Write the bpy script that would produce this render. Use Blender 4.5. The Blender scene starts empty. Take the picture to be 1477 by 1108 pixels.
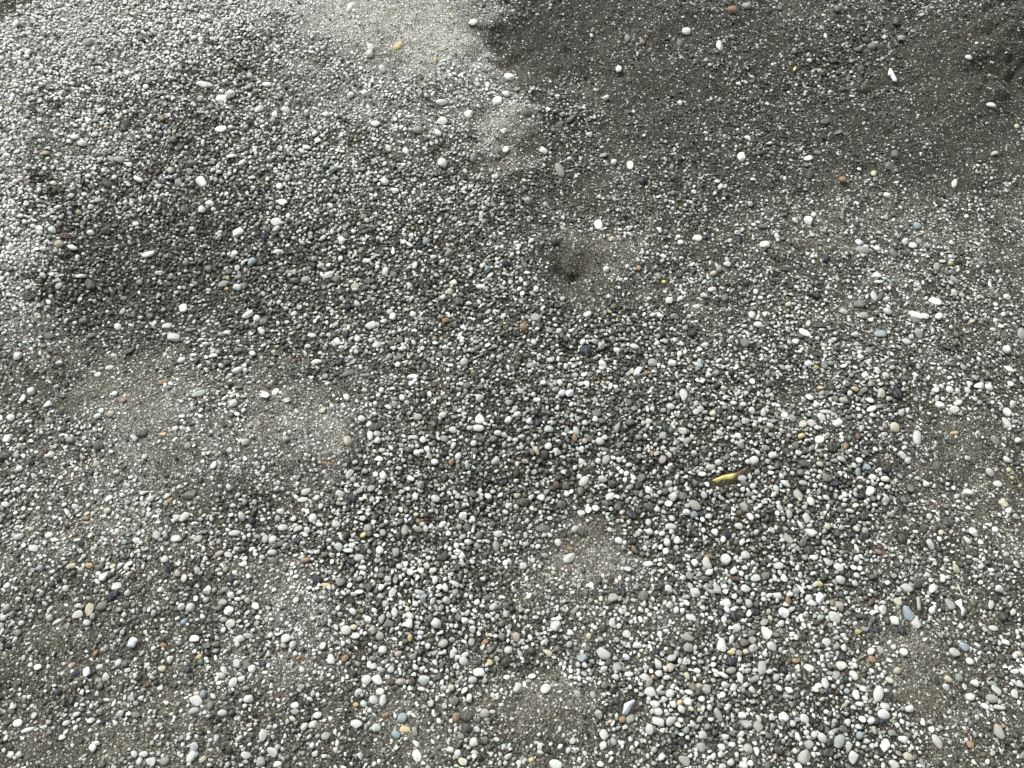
import bpy, bmesh, math, random
import numpy as np
from mathutils import Vector, Matrix

# ---------------------------------------------------------------- camera, sky, sun, exposure
scene = bpy.context.scene
COL = scene.collection
CAM_H, PITCH, HFOV = 1.45, math.radians(55.0), math.radians(55.0)
cam_data = bpy.data.cameras.new('camera')
cam_data.sensor_fit = 'HORIZONTAL'
cam_data.angle = HFOV
cam_data.clip_start, cam_data.clip_end = 0.02, 500.0
cam = bpy.data.objects.new('camera', cam_data)
COL.objects.link(cam)
cam.location = (0, 0, CAM_H)
cam.rotation_euler = (math.pi / 2 - PITCH, 0, 0)
scene.camera = cam
scene.cycles.diffuse_bounces = 1

SUN_EL, SUN_AZ = math.radians(50), math.radians(-42)      # azimuth from +Y, clockwise seen from above
world = bpy.data.worlds.new('World')
scene.world = world
world.use_nodes = True
wn, wl = world.node_tree.nodes, world.node_tree.links
wn.clear()
w_out = wn.new('ShaderNodeOutputWorld')
w_bg = wn.new('ShaderNodeBackground')
w_hs = wn.new('ShaderNodeHueSaturation')
w_sky = wn.new('ShaderNodeTexSky')
w_sky.sky_type = 'NISHITA'
w_sky.sun_disc = False
w_sky.sun_elevation = SUN_EL
w_sky.sun_rotation = SUN_AZ
w_sky.dust_density = 4.0
w_sky.air_density = 1.0
w_hs.inputs['Saturation'].default_value = 0.12
w_bg.inputs['Strength'].default_value = 0.10
wl.new(w_sky.outputs[0], w_hs.inputs['Color'])
wl.new(w_hs.outputs[0], w_bg.inputs['Color'])
wl.new(w_bg.outputs[0], w_out.inputs['Surface'])

sun_data = bpy.data.lights.new('sun', 'SUN')
sun_data.energy = 1.5
sun_data.angle = math.radians(14)
sun_data.color = (0.99, 1.0, 0.94)
sun = bpy.data.objects.new('sun', sun_data)
COL.objects.link(sun)
sun_dir = Vector((math.sin(SUN_AZ) * math.cos(SUN_EL), math.cos(SUN_AZ) * math.cos(SUN_EL), math.sin(SUN_EL)))
sun.rotation_euler = sun_dir.to_track_quat('Z', 'Y').to_euler()
sun.location = sun_dir * 20

vs = scene.view_settings
vs.view_transform = 'Standard'
vs.look = 'None'
vs.gamma = 1.0
vs.use_curve_mapping = False
vs.exposure = 0.88

# ---------------------------------------------------------------- photo pixels <-> beach surface
PW, PH = 1477.0, 1108.0
FX = PW / 2 / math.tan(HFOV / 2)
CP, SP = math.cos(PITCH), math.sin(PITCH)
rng = np.random.default_rng(20)


def to_px(x, y, z=0.0):
    """photo pixel of a point of the beach, and its depth"""
    dz = z - CAM_H
    dep = np.maximum(y * CP - dz * SP, 0.25)
    up = y * SP + dz * CP
    return PW / 2 + FX * x / dep, PH / 2 - FX * up / dep, dep


def flat_at(px, py):
    u = (px - PW / 2) / FX
    v = -(py - PH / 2) / FX
    dy = CP + v * SP
    dz = -SP + v * CP
    t = CAM_H / -dz
    return u * t, dy * t


def hash2(ix, iy, s):
    h = (ix.astype(np.int64) * 374761393 + iy.astype(np.int64) * 668265263 + s * 974634541) & 0xFFFFFFFF
    h = ((h ^ (h >> 13)) * 1274126177) & 0xFFFFFFFF
    return ((h ^ (h >> 16)) & 0xFFFF) / 65535.0


def noise(x, y, f, s=0):
    x = np.asarray(x, float) * f
    y = np.asarray(y, float) * f
    ix, iy = np.floor(x), np.floor(y)
    fx, fy = x - ix, y - iy
    fx = fx * fx * (3 - 2 * fx)
    fy = fy * fy * (3 - 2 * fy)
    a, b = hash2(ix, iy, s), hash2(ix + 1, iy, s)
    c, d = hash2(ix, iy + 1, s), hash2(ix + 1, iy + 1, s)
    return (a + (b - a) * fx + (c - a) * fy + (a - b - c + d) * fx * fy) * 2 - 1


def fbm(x, y, f, s=0, n=3):
    t, a = 0.0, 1.0
    for k in range(n):
        t = t + a * noise(x, y, f * 2.03 ** k, s + k * 17)
        a *= 0.5
    return t


def blobs(px, py, lst, sharp=2.0):
    """sum of soft ellipses (cx, cy, rx, ry, degrees, amount) in photo pixels"""
    out = np.zeros_like(px)
    for cx, cy, rx, ry, rot, amt in lst:
        c, s = math.cos(math.radians(rot)), math.sin(math.radians(rot))
        dx, dy = px - cx, -(py - cy)
        q = ((dx * c + dy * s) / rx) ** 2 + ((-dx * s + dy * c) / ry) ** 2
        out += amt * np.exp(-q ** (sharp / 2))
    return out


# dry sand is pale, wet sand is dark: the stains of the beach, plus shade painted in the hollows
DRY = [(170, 50, 250, 105, 18, .70), (360, 10, 200, 70, 0, .26), (20, 290, 48, 190, 0, .60), (60, 420, 40, 110, 0, .15),
       (560, 70, 150, 100, 0, .42), (655, 60, 55, 100, 0, .34), (700, 130, 50, 50, 0, .30), (735, 195, 52, 42, 40, .42),
       (520, 200, 190, 90, 0, .14), (120, 220, 70, 50, 30, .30),
       (300, 610, 190, 80, 10, .20), (470, 640, 75, 62, 0, .20), (150, 720, 160, 90, 0, .14), (420, 880, 70, 70, 0, .20), (90, 860, 200, 120, 0, .10),
       (400, 960, 80, 40, 0, .18), (760, 1020, 65, 42, 0, .18), (880, 790, 70, 40, 0, .12), (1000, 950, 200, 120, 0, .06),
       (560, 960, 160, 120, 0, .08), (1230, 960, 90, 70, 0, .05)]
WET_SHADE = [(1140, 70, 420, 150, -8, .33), (1330, 200, 230, 90, -10, .22), (770, 60, 75, 75, 0, .26), (780, 255, 60, 30, 0, .20),
       (1440, 80, 80, 95, 0, .40), (1050, 200, 260, 90, 0, .14), (1160, 205, 370, 85, 0, .14),  # first blob: damp corner, deepened to paint its hollow's shade
       (270, 360, 180, 85, -8, .24), (130, 400, 90, 85, 0, .20), (250, 450, 150, 70, 10, .14), (500, 420, 150, 60, 0, .18),
       (818, 398, 40, 27, 0, .30), (700, 330, 120, 40, 20, .14), (890, 470, 180, 60, 0, .18), (980, 300, 160, 70, 0, .14),  # first blob paints the shade of the small pit
       (15, 15, 45, 28, 25, .42), (450, 545, 90, 30, 0, .12), (880, 740, 120, 40, 0, .16), (840, 640, 200, 70, 0, .08), (1350, 520, 150, 80, 0, .06)]
# how thickly the larger pebbles lie (0 bare sand .. 1 packed)
COARSE = [(800, 620, 330, 170, 5, .50), (1120, 760, 200, 190, 0, .42), (640, 900, 150, 110, 0, .42), (300, 330, 260, 150, 0, .42),
          (200, 80, 260, 110, 0, .40), (560, 430, 230, 90, 0, .30), (1290, 480, 130, 120, 0, .25), (1050, 1010, 260, 110, 0, .38),
          (500, 760, 140, 90, 0, .34), (330, 900, 70, 120, 0, .25), (20, 300, 60, 200, 0, .30), (1240, 1040, 120, 70, 0, .25),
          (850, 330, 200, 70, 0, .12), (790, 165, 45, 25, 10, .45), (700, 140, 60, 30, 0, .40), (1215, 90, 60, 40, 0, .40), (560, 260, 200, 90, 0, .25)]
BARE = [(560, 45, 140, 60, 0, .40), (735, 205, 50, 35, 40, .50), (640, 60, 50, 90, 0, .25), (60, 220, 45, 40, 0, .30), (15, 210, 30, 60, 0, .15), (1100, 90, 380, 130, 0, .16), (1400, 120, 100, 110, 0, .42),
        (800, 70, 90, 70, 0, .30), (400, 600, 100, 45, 0, .38), (490, 652, 62, 48, 0, .48), (210, 650, 130, 55, 0, .30), (872, 792, 70, 38, -12, .95), (765, 1028, 66, 38, 0, .80),
        (410, 870, 48, 46, 0, .60), (395, 965, 70, 40, 0, .45), (600, 1020, 50, 34, 0, .28), (830, 405, 62, 46, 0, .50), (1300, 740, 40, 90, 0, .35), (1290, 970, 62, 62, -20, .70),
        (120, 560, 140, 70, 0, .15), (160, 980, 190, 120, 0, .15), (1400, 640, 90, 60, 0, .22), (1180, 380, 140, 60, 0, .15), (300, 425, 60, 26, 0, .35), (390, 540, 60, 25, 0, .30),
        (1030, 655, 35, 28, 0, .35), (965, 905, 60, 30, 0, .25), (1340, 250, 160, 80, 0, .14), (1180, 1000, 50, 40, 0, .25), (880, 245, 70, 40, 0, .2)]


def warp(x, y, px, py, k=1.0):
    wx = fbm(x, y, 9.0, 3) * 33 + fbm(x, y, 40.0, 8, 2) * 13 + noise(x, y, 150.0, 12) * 7
    wy = fbm(x, y, 9.0, 5) * 22 + fbm(x, y, 40.0, 9, 2) * 10 + noise(x, y, 150.0, 13) * 5
    return px + wx * k, py + wy * k


def dryness(x, y):
    px, py, _ = to_px(x, y)
    px, py = warp(x, y, px, py)
    d = 0.40 + blobs(px, py, DRY, 3.4) - blobs(px, py, WET_SHADE, 3.4) + 0.10 * fbm(x, y, 7.0, 31) + 0.09 * fbm(x, y, 38.0, 33, 2)
    return np.clip(d, 0.0, 1.0)


def coarseness(x, y):
    px, py, _ = to_px(x, y)
    px, py = warp(x, y, px, py)
    c = 0.42 + blobs(px, py, COARSE, 2.6) - blobs(px, py, BARE, 2.6) + 0.20 * fbm(x, y, 8.0, 51) + 0.20 * noise(x, y, 26.0, 53)
    return np.clip(c, 0.0, 1.0)


# relief in metres: swells, hollows and footprints
RELIEF = [(330, 20, 420, 150, 10, .050), (610, 80, 95, 120, -20, .030), (745, 190, 60, 40, 30, .020), (20, 280, 80, 260, 0, .035),
          (800, 80, 90, 90, 0, -.022), (1130, 130, 260, 110, 0, -.014), (1462, 60, 60, 70, 0, .040), (1442, 112, 40, 16, -30, -.034), (1405, 150, 60, 20, 20, .012),
          (816, 398, 12, 8, -30, -.022), (822, 408, 45, 28, 0, -.006), (835, 365, 70, 25, -10, .010), (290, 400, 210, 110, -5, -.020), (330, 620, 210, 80, 0, .018),
          (480, 645, 70, 50, 0, .010), (870, 790, 70, 38, 0, -.008), (760, 1025, 70, 40, 0, .008), (1120, 640, 220, 120, 0, .016),
          (900, 580, 200, 70, 0, .010), (1330, 930, 160, 130, 0, .012), (420, 870, 60, 60, 0, .008), (660, 700, 200, 60, 0, -.006), (850, 108, 22, 14, -35, -.012)]


def height(x, y):
    px, py, _ = to_px(x, y)
    wx, wy = warp(x, y, px, py, 0.8)
    near = np.exp(-(np.maximum(np.hypot(x, y - 1.2) - 2.2, 0) / 2.0) ** 2)
    h = blobs(wx, wy, RELIEF, 2.2) * 1.0
    h = h + 0.007 * fbm(x, y, 6.0, 71) + 0.0030 * fbm(x, y, 28.0, 75, 2) * near + 0.0016 * noise(x, y, 90.0, 77) * near
    clods = blobs(px, py, [(1450, 60, 70, 100, 0, 1.0)], 4.0)
    h = h + clods * (0.010 * np.abs(fbm(x, y, 24.0, 101, 3)) + 0.003 * noise(x, y, 80.0, 103))
    lumpy = blobs(px, py, [(1200, 60, 420, 170, -8, 1.0), (830, 110, 90, 110, 0, .8)], 4.0)
    h = h + lumpy * (0.0060 * fbm(x, y, 11.0, 91, 2) + 0.0042 * np.abs(fbm(x, y, 32.0, 95, 2)) + 0.0014 * noise(x, y, 110.0, 97))
    return h + 0.02 * noise(x, y, 0.6, 79) * np.clip(np.hypot(x, y) / 3 - 0.5, 0, 1)


def on_beach(px, py, up=0.0):
    """ground point seen at a photo pixel, following the relief"""
    u = (np.asarray(px, float) - PW / 2) / FX
    v = -(np.asarray(py, float) - PH / 2) / FX
    dy, dz = CP + v * SP, -SP + v * CP
    t = CAM_H / -dz
    for _ in range(12):
        t = (CAM_H - up - height(u * t, dy * t)) / -dz
    return u * t, dy * t, CAM_H + dz * t, t


def slope(x, y, e=0.012):
    return (height(x + e, y) - height(x - e, y)) / (2 * e), (height(x, y + e) - height(x, y - e)) / (2 * e)


# ---------------------------------------------------------------- materials
def new_mat(name):
    m = bpy.data.materials.new(name)
    m.use_nodes = True
    n = m.node_tree.nodes
    n.clear()
    out = n.new('ShaderNodeOutputMaterial')
    bs = n.new('ShaderNodeBsdfPrincipled')
    m.node_tree.links.new(bs.outputs[0], out.inputs['Surface'])
    return m, n, m.node_tree.links, bs


def math_node(n, l, op, a, b, clamp=False):
    q = n.new('ShaderNodeMath')
    q.operation = op
    q.use_clamp = clamp
    for i, v in enumerate((a, b)):
        if v is None:
            continue
        if isinstance(v, (int, float)):
            q.inputs[i].default_value = v
        else:
            l.new(v, q.inputs[i])
    return q.outputs[0]


def mix_rgb(n, l, kind, fac, a, b):
    q = n.new('ShaderNodeMix')
    q.data_type = 'RGBA'
    q.blend_type = kind
    for sock, v in ((q.inputs[0], fac), (q.inputs[6], a), (q.inputs[7], b)):
        if isinstance(v, (int, float)):
            sock.default_value = v
        elif isinstance(v, tuple):
            sock.default_value = (*v, 1.0)
        else:
            l.new(v, sock)
    return q.outputs[2]


def ramp(n, l, fac, stops, interp='LINEAR'):
    r = n.new('ShaderNodeValToRGB')
    r.color_ramp.interpolation = interp
    els = r.color_ramp.elements
    while len(els) < len(stops):
        els.new(0.5)
    for e, (p, c) in zip(els, stops):
        e.position = p
        e.color = (*c, 1.0) if isinstance(c, tuple) else (c, c, c, 1.0)
    l.new(fac, r.inputs[0])
    return r.outputs[0]


def tex(n, l, kind, vec, scale, **kw):
    t = n.new(kind)
    t.inputs['Scale'].default_value = scale
    for k, v in kw.items():
        if k in t.inputs:
            t.inputs[k].default_value = v
    if vec is not None:
        l.new(vec, t.inputs['Vector'])
    return t


def bump(n, l, h, strength, dist, prev=None):
    b = n.new('ShaderNodeBump')
    b.inputs['Strength'].default_value = strength
    b.inputs['Distance'].default_value = dist
    l.new(h, b.inputs['Height'])
    if prev is not None:
        l.new(prev, b.inputs['Normal'])
    return b.outputs[0]


def stone_mat(name, source):
    """rounded beach stone; its colour comes from the object or from the mesh's own tint"""
    m, n, l, bs = new_mat(name)
    geo = n.new('ShaderNodeNewGeometry')
    if source == 'object':
        info = n.new('ShaderNodeObjectInfo')
        base = info.outputs['Color']
        tc = n.new('ShaderNodeTexCoord')
        off = n.new('ShaderNodeVectorMath')
        off.operation = 'MULTIPLY_ADD'
        comb = n.new('ShaderNodeCombineXYZ')
        for i in range(3):
            l.new(info.outputs['Random'], comb.inputs[i])
        l.new(comb.outputs[0], off.inputs[0])
        off.inputs[1].default_value = (31.0, 57.0, 83.0)
        l.new(geo.outputs['Position'], off.inputs[2])
        vec = off.outputs[0]
    else:
        at = n.new('ShaderNodeAttribute')
        at.attribute_name = 'tint'
        base = at.outputs['Color']
        vec = geo.outputs['Position']
    n1 = tex(n, l, 'ShaderNodeTexNoise', vec, 170.0, Detail=3.0, Roughness=0.6)
    mott = ramp(n, l, n1.outputs['Fac'], [(0.25, 0.74), (0.5, 1.0), (0.78, 1.18)])
    c = mix_rgb(n, l, 'MULTIPLY', 1.0, base, mott)
    n2 = tex(n, l, 'ShaderNodeTexNoise', vec, 900.0, Detail=2.0, Roughness=0.7)
    spk = ramp(n, l, n2.outputs['Fac'], [(0.30, 0.62), (0.42, 1.0), (0.66, 1.0), (0.78, 1.22)])
    c = mix_rgb(n, l, 'MULTIPLY', 0.75, c, spk)
    # thin mineral veins on some stones
    wv = n.new('ShaderNodeTexWave')
    wv.inputs['Scale'].default_value = 40.0
    wv.inputs['Distortion'].default_value = 9.0
    wv.inputs['Detail'].default_value = 2.0
    l.new(vec, wv.inputs['Vector'])
    vein = ramp(n, l, wv.outputs['Fac'], [(0.93, 0.0), (1.0, 1.0)])
    c = mix_rgb(n, l, 'MIX', math_node(n, l, 'MULTIPLY', vein, 0.22), c, (0.55, 0.54, 0.50))
    l.new(c, bs.inputs['Base Color'])
    rg = ramp(n, l, n1.outputs['Fac'], [(0.3, 0.48), (0.7, 0.78)])
    l.new(rg, bs.inputs['Roughness'])
    bs.inputs['Specular IOR Level'].default_value = 0.35
    l.new(bump(n, l, n2.outputs['Fac'], 0.35, 0.0012), bs.inputs['Normal'])
    return m


def sand_mat():
    m, n, l, bs = new_mat('sand')
    geo = n.new('ShaderNodeNewGeometry')
    vec = geo.outputs['Position']
    at = n.new('ShaderNodeAttribute')
    at.attribute_name = 'dry'  # dryness of the sand with the painted gap shade mixed in
    far = n.new('ShaderNodeAttribute')
    far.attribute_name = 'far'
    dry = at.outputs['Fac']
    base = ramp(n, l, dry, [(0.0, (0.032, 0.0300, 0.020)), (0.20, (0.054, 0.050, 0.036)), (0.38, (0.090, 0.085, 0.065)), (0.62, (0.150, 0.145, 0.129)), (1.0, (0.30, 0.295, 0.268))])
    n1 = tex(n, l, 'ShaderNodeTexNoise', vec, 60.0, Detail=4.0, Roughness=0.65)
    c = mix_rgb(n, l, 'MULTIPLY', 1.0, base, ramp(n, l, n1.outputs['Fac'], [(0.25, 0.70), (0.5, 1.0), (0.75, 1.25)]))
    v1 = tex(n, l, 'ShaderNodeTexVoronoi', vec, 520.0)
    sep = n.new('ShaderNodeSeparateColor')
    l.new(v1.outputs['Color'], sep.inputs[0])
    grain = ramp(n, l, sep.outputs[0], [(0.0, 0.40), (0.30, 0.72), (0.62, 1.05), (0.80, 1.5), (0.93, 2.6), (1.0, 3.6)])
    c = mix_rgb(n, l, 'MULTIPLY', 1.0, c, grain)
    v3 = tex(n, l, 'ShaderNodeTexVoronoi', vec, 1100.0)
    sep3 = n.new('ShaderNodeSeparateColor')
    l.new(v3.outputs['Color'], sep3.inputs[0])
    c = mix_rgb(n, l, 'MULTIPLY', 0.8, c, ramp(n, l, sep3.outputs[1], [(0.0, 0.55), (0.6, 1.0), (1.0, 1.7)]))
    # shingle beyond the part that is built stone by stone
    v2 = tex(n, l, 'ShaderNodeTexVoronoi', vec, 95.0)
    sep2 = n.new('ShaderNodeSeparateColor')
    l.new(v2.outputs['Color'], sep2.inputs[0])
    shing = ramp(n, l, sep2.outputs[1], [(0.0, (0.05, 0.052, 0.045)), (0.40, (0.12, 0.122, 0.11)), (0.6, (0.30, 0.31, 0.285)), (1.0, (0.62, 0.63, 0.61))])
    shing = mix_rgb(n, l, 'MULTIPLY', 1.0, shing, ramp(n, l, v2.outputs['Distance'], [(0.2, 1.0), (0.62, 0.3)]))
    c = mix_rgb(n, l, 'MIX', math_node(n, l, 'MULTIPLY', far.outputs['Fac'], 0.8), c, shing)
    l.new(c, bs.inputs['Base Color'])
    l.new(ramp(n, l, dry, [(0.0, 0.72), (0.5, 0.92)]), bs.inputs['Roughness'])
    bs.inputs['Specular IOR Level'].default_value = 0.25
    b1 = bump(n, l, ramp(n, l, v1.outputs['Distance'], [(0.0, 1.0), (0.8, 0.0)]), 0.8, 0.0016)
    b2 = bump(n, l, n1.outputs['Fac'], 0.5, 0.006, b1)
    l.new(b2, bs.inputs['Normal'])
    return m


def plain_mat(name, col, rough=0.6, vary=0.25, scale=250.0, stretch=None, spec=0.3):
    m, n, l, bs = new_mat(name)
    tc = n.new('ShaderNodeTexCoord')
    vec = tc.outputs['Object']
    if stretch:
        mp = n.new('ShaderNodeMapping')
        mp.inputs['Scale'].default_value = stretch
        l.new(vec, mp.inputs['Vector'])
        vec = mp.outputs[0]
    t = tex(n, l, 'ShaderNodeTexNoise', vec, scale, Detail=3.0, Roughness=0.6)
    c = mix_rgb(n, l, 'MULTIPLY', 1.0, col, ramp(n, l, t.outputs['Fac'], [(0.25, 1 - vary), (0.75, 1 + vary)]))
    l.new(c, bs.inputs['Base Color'])
    bs.inputs['Roughness'].default_value = rough
    bs.inputs['Specular IOR Level'].default_value = spec
    l.new(bump(n, l, t.outputs['Fac'], 0.4, 0.001), bs.inputs['Normal'])
    return m


M_SAND = sand_mat()
M_STONE = stone_mat('beach_stone', 'object')
M_GRAVEL = stone_mat('gravel_stone', 'tint')


# ---------------------------------------------------------------- the beach: one sheet to the horizon
def axis_points(lo, hi, step, far_lo, far_hi):
    mid = np.arange(lo, hi + step / 2, step)
    g = [step * 1.35 ** k for k in range(1, 60)]
    up = hi + np.cumsum(g)
    dn = lo - np.cumsum(g)
    return np.concatenate([dn[dn > far_lo][::-1], mid, up[up < far_hi]])


def mesh_from(name, co, faces_n, loops, mat, smooth=True):
    """fast mesh: co (n,3), every face with faces_n corners"""
    me = bpy.data.meshes.new(name)
    nf = len(loops) // faces_n
    me.vertices.add(len(co))
    me.vertices.foreach_set('co', np.ascontiguousarray(co, np.float32).ravel())
    me.loops.add(len(loops))
    me.loops.foreach_set('vertex_index', np.ascontiguousarray(loops, np.int32))
    me.polygons.add(nf)
    me.polygons.foreach_set('loop_start', np.arange(0, nf * faces_n, faces_n, dtype=np.int32))
    me.polygons.foreach_set('use_smooth', np.full(nf, smooth, bool))
    me.update(calc_edges=True)
    me.materials.append(mat)
    return me


gx = axis_points(-2.0, 2.0, 0.011, -160, 160)
gy = axis_points(-0.2, 2.9, 0.011, -160, 220)
GX, GY = np.meshgrid(gx, gy)
GZ = height(GX, GY)
nx, ny = len(gx), len(gy)
idx = np.arange(nx * ny).reshape(ny, nx)
quads = np.stack([idx[:-1, :-1], idx[:-1, 1:], idx[1:, 1:], idx[1:, :-1]], -1).reshape(-1)
g_me = mesh_from('ground', np.stack([GX, GY, GZ], -1).reshape(-1, 3), 4, quads, M_SAND)
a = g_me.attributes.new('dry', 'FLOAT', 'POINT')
a.data.foreach_set('value', np.clip(dryness(GX, GY) - 0.42 * coarseness(GX, GY) ** 1.3, 0, 1).astype(np.float32).ravel())    # gap shade painted in: darker where stones lie thick
fpx, fpy, _ = to_px(GX, GY)
out_m = np.maximum.reduce([np.abs(GX) - (0.66 + 0.30 * np.clip(GY, -1, 90)), GY - 2.2, 0.30 - GY])
a = g_me.attributes.new('far', 'FLOAT', 'POINT')
a.data.foreach_set('value', np.clip(out_m / 0.45, 0, 1).astype(np.float32).ravel())
ground = bpy.data.objects.new('ground', g_me)
COL.objects.link(ground)
ground['kind'] = 'structure'
ground['label'] = 'dark wet and pale dry beach sand between the pebbles'

# ---------------------------------------------------------------- stone shapes
def ico(sub):
    bm = bmesh.new()
    bmesh.ops.create_icosphere(bm, subdivisions=sub, radius=1.0)
    bm.verts.ensure_lookup_table()
    v = np.array([q.co[:] for q in bm.verts])
    f = np.array([[q.index for q in p.verts] for p in bm.faces])
    bm.free()
    return v, f


def stone_shape(v, r, angular=False, lump=0.16):
    """a water-worn (or broken) stone of about unit half-size"""
    v = v.copy()
    d = np.zeros(len(v))
    for k in range(5):
        w = r.normal(size=3)
        w /= np.linalg.norm(w)
        d += lump * r.uniform(0.3, 1.0) / (1 + 0.35 * k) * np.sin((v @ w) * r.uniform(1.2, 2.9) + r.uniform(0, 6.28))
    v = v * (1 + d)[:, None]
    kind = 2 if angular else int(r.integers(0, 3) > 0)          # well rounded, rounded with worn faces, broken
    for k in range(r.integers(*((1, 4), (4, 8), (7, 12))[kind])):
        w = r.normal(size=3)
        w[2] *= (0.35, 0.5, 0.6)[kind]
        w /= np.linalg.norm(w)
        lim = r.uniform(*((0.74, 0.95), (0.58, 0.82), (0.48, 0.76))[kind])
        over = np.maximum(v @ w - lim, 0)
        v = v - over[:, None] * w * (0.8, 0.9, 0.96)[kind]
    mx, mn = v.max(0), v.min(0)
    return (v - (mx + mn) / 2) / ((mx - mn) / 2)


def rot_matrices(yaw, tx, ty):
    """yaw about z, then lean by the slopes tx, ty"""
    n = np.stack([-tx, -ty, np.ones_like(tx)], -1)
    n /= np.linalg.norm(n, axis=1)[:, None]
    ax = np.stack([np.cos(yaw), np.sin(yaw), np.zeros_like(yaw)], -1)
    ax -= n * (ax * n).sum(1)[:, None]
    ax /= np.linalg.norm(ax, axis=1)[:, None]
    ay = np.cross(n, ax)
    return np.stack([ax, ay, n], -1)


TINT = {'w': (.685, .705, .672), 'p': (.500, .518, .485), 'l': (.305, .316, .285), 'm': (.140, .145, .124), 'd': (.064, .067, .053), 'b': (.028, .034, .044),
        'u': (.26, .31, .325), 'y': (.50, .42, .23), 'o': (.27, .18, .11), 't': (.47, .44, .345), 'r': (.10, .070, .050), 'k': (.36, .32, .285)}

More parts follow.
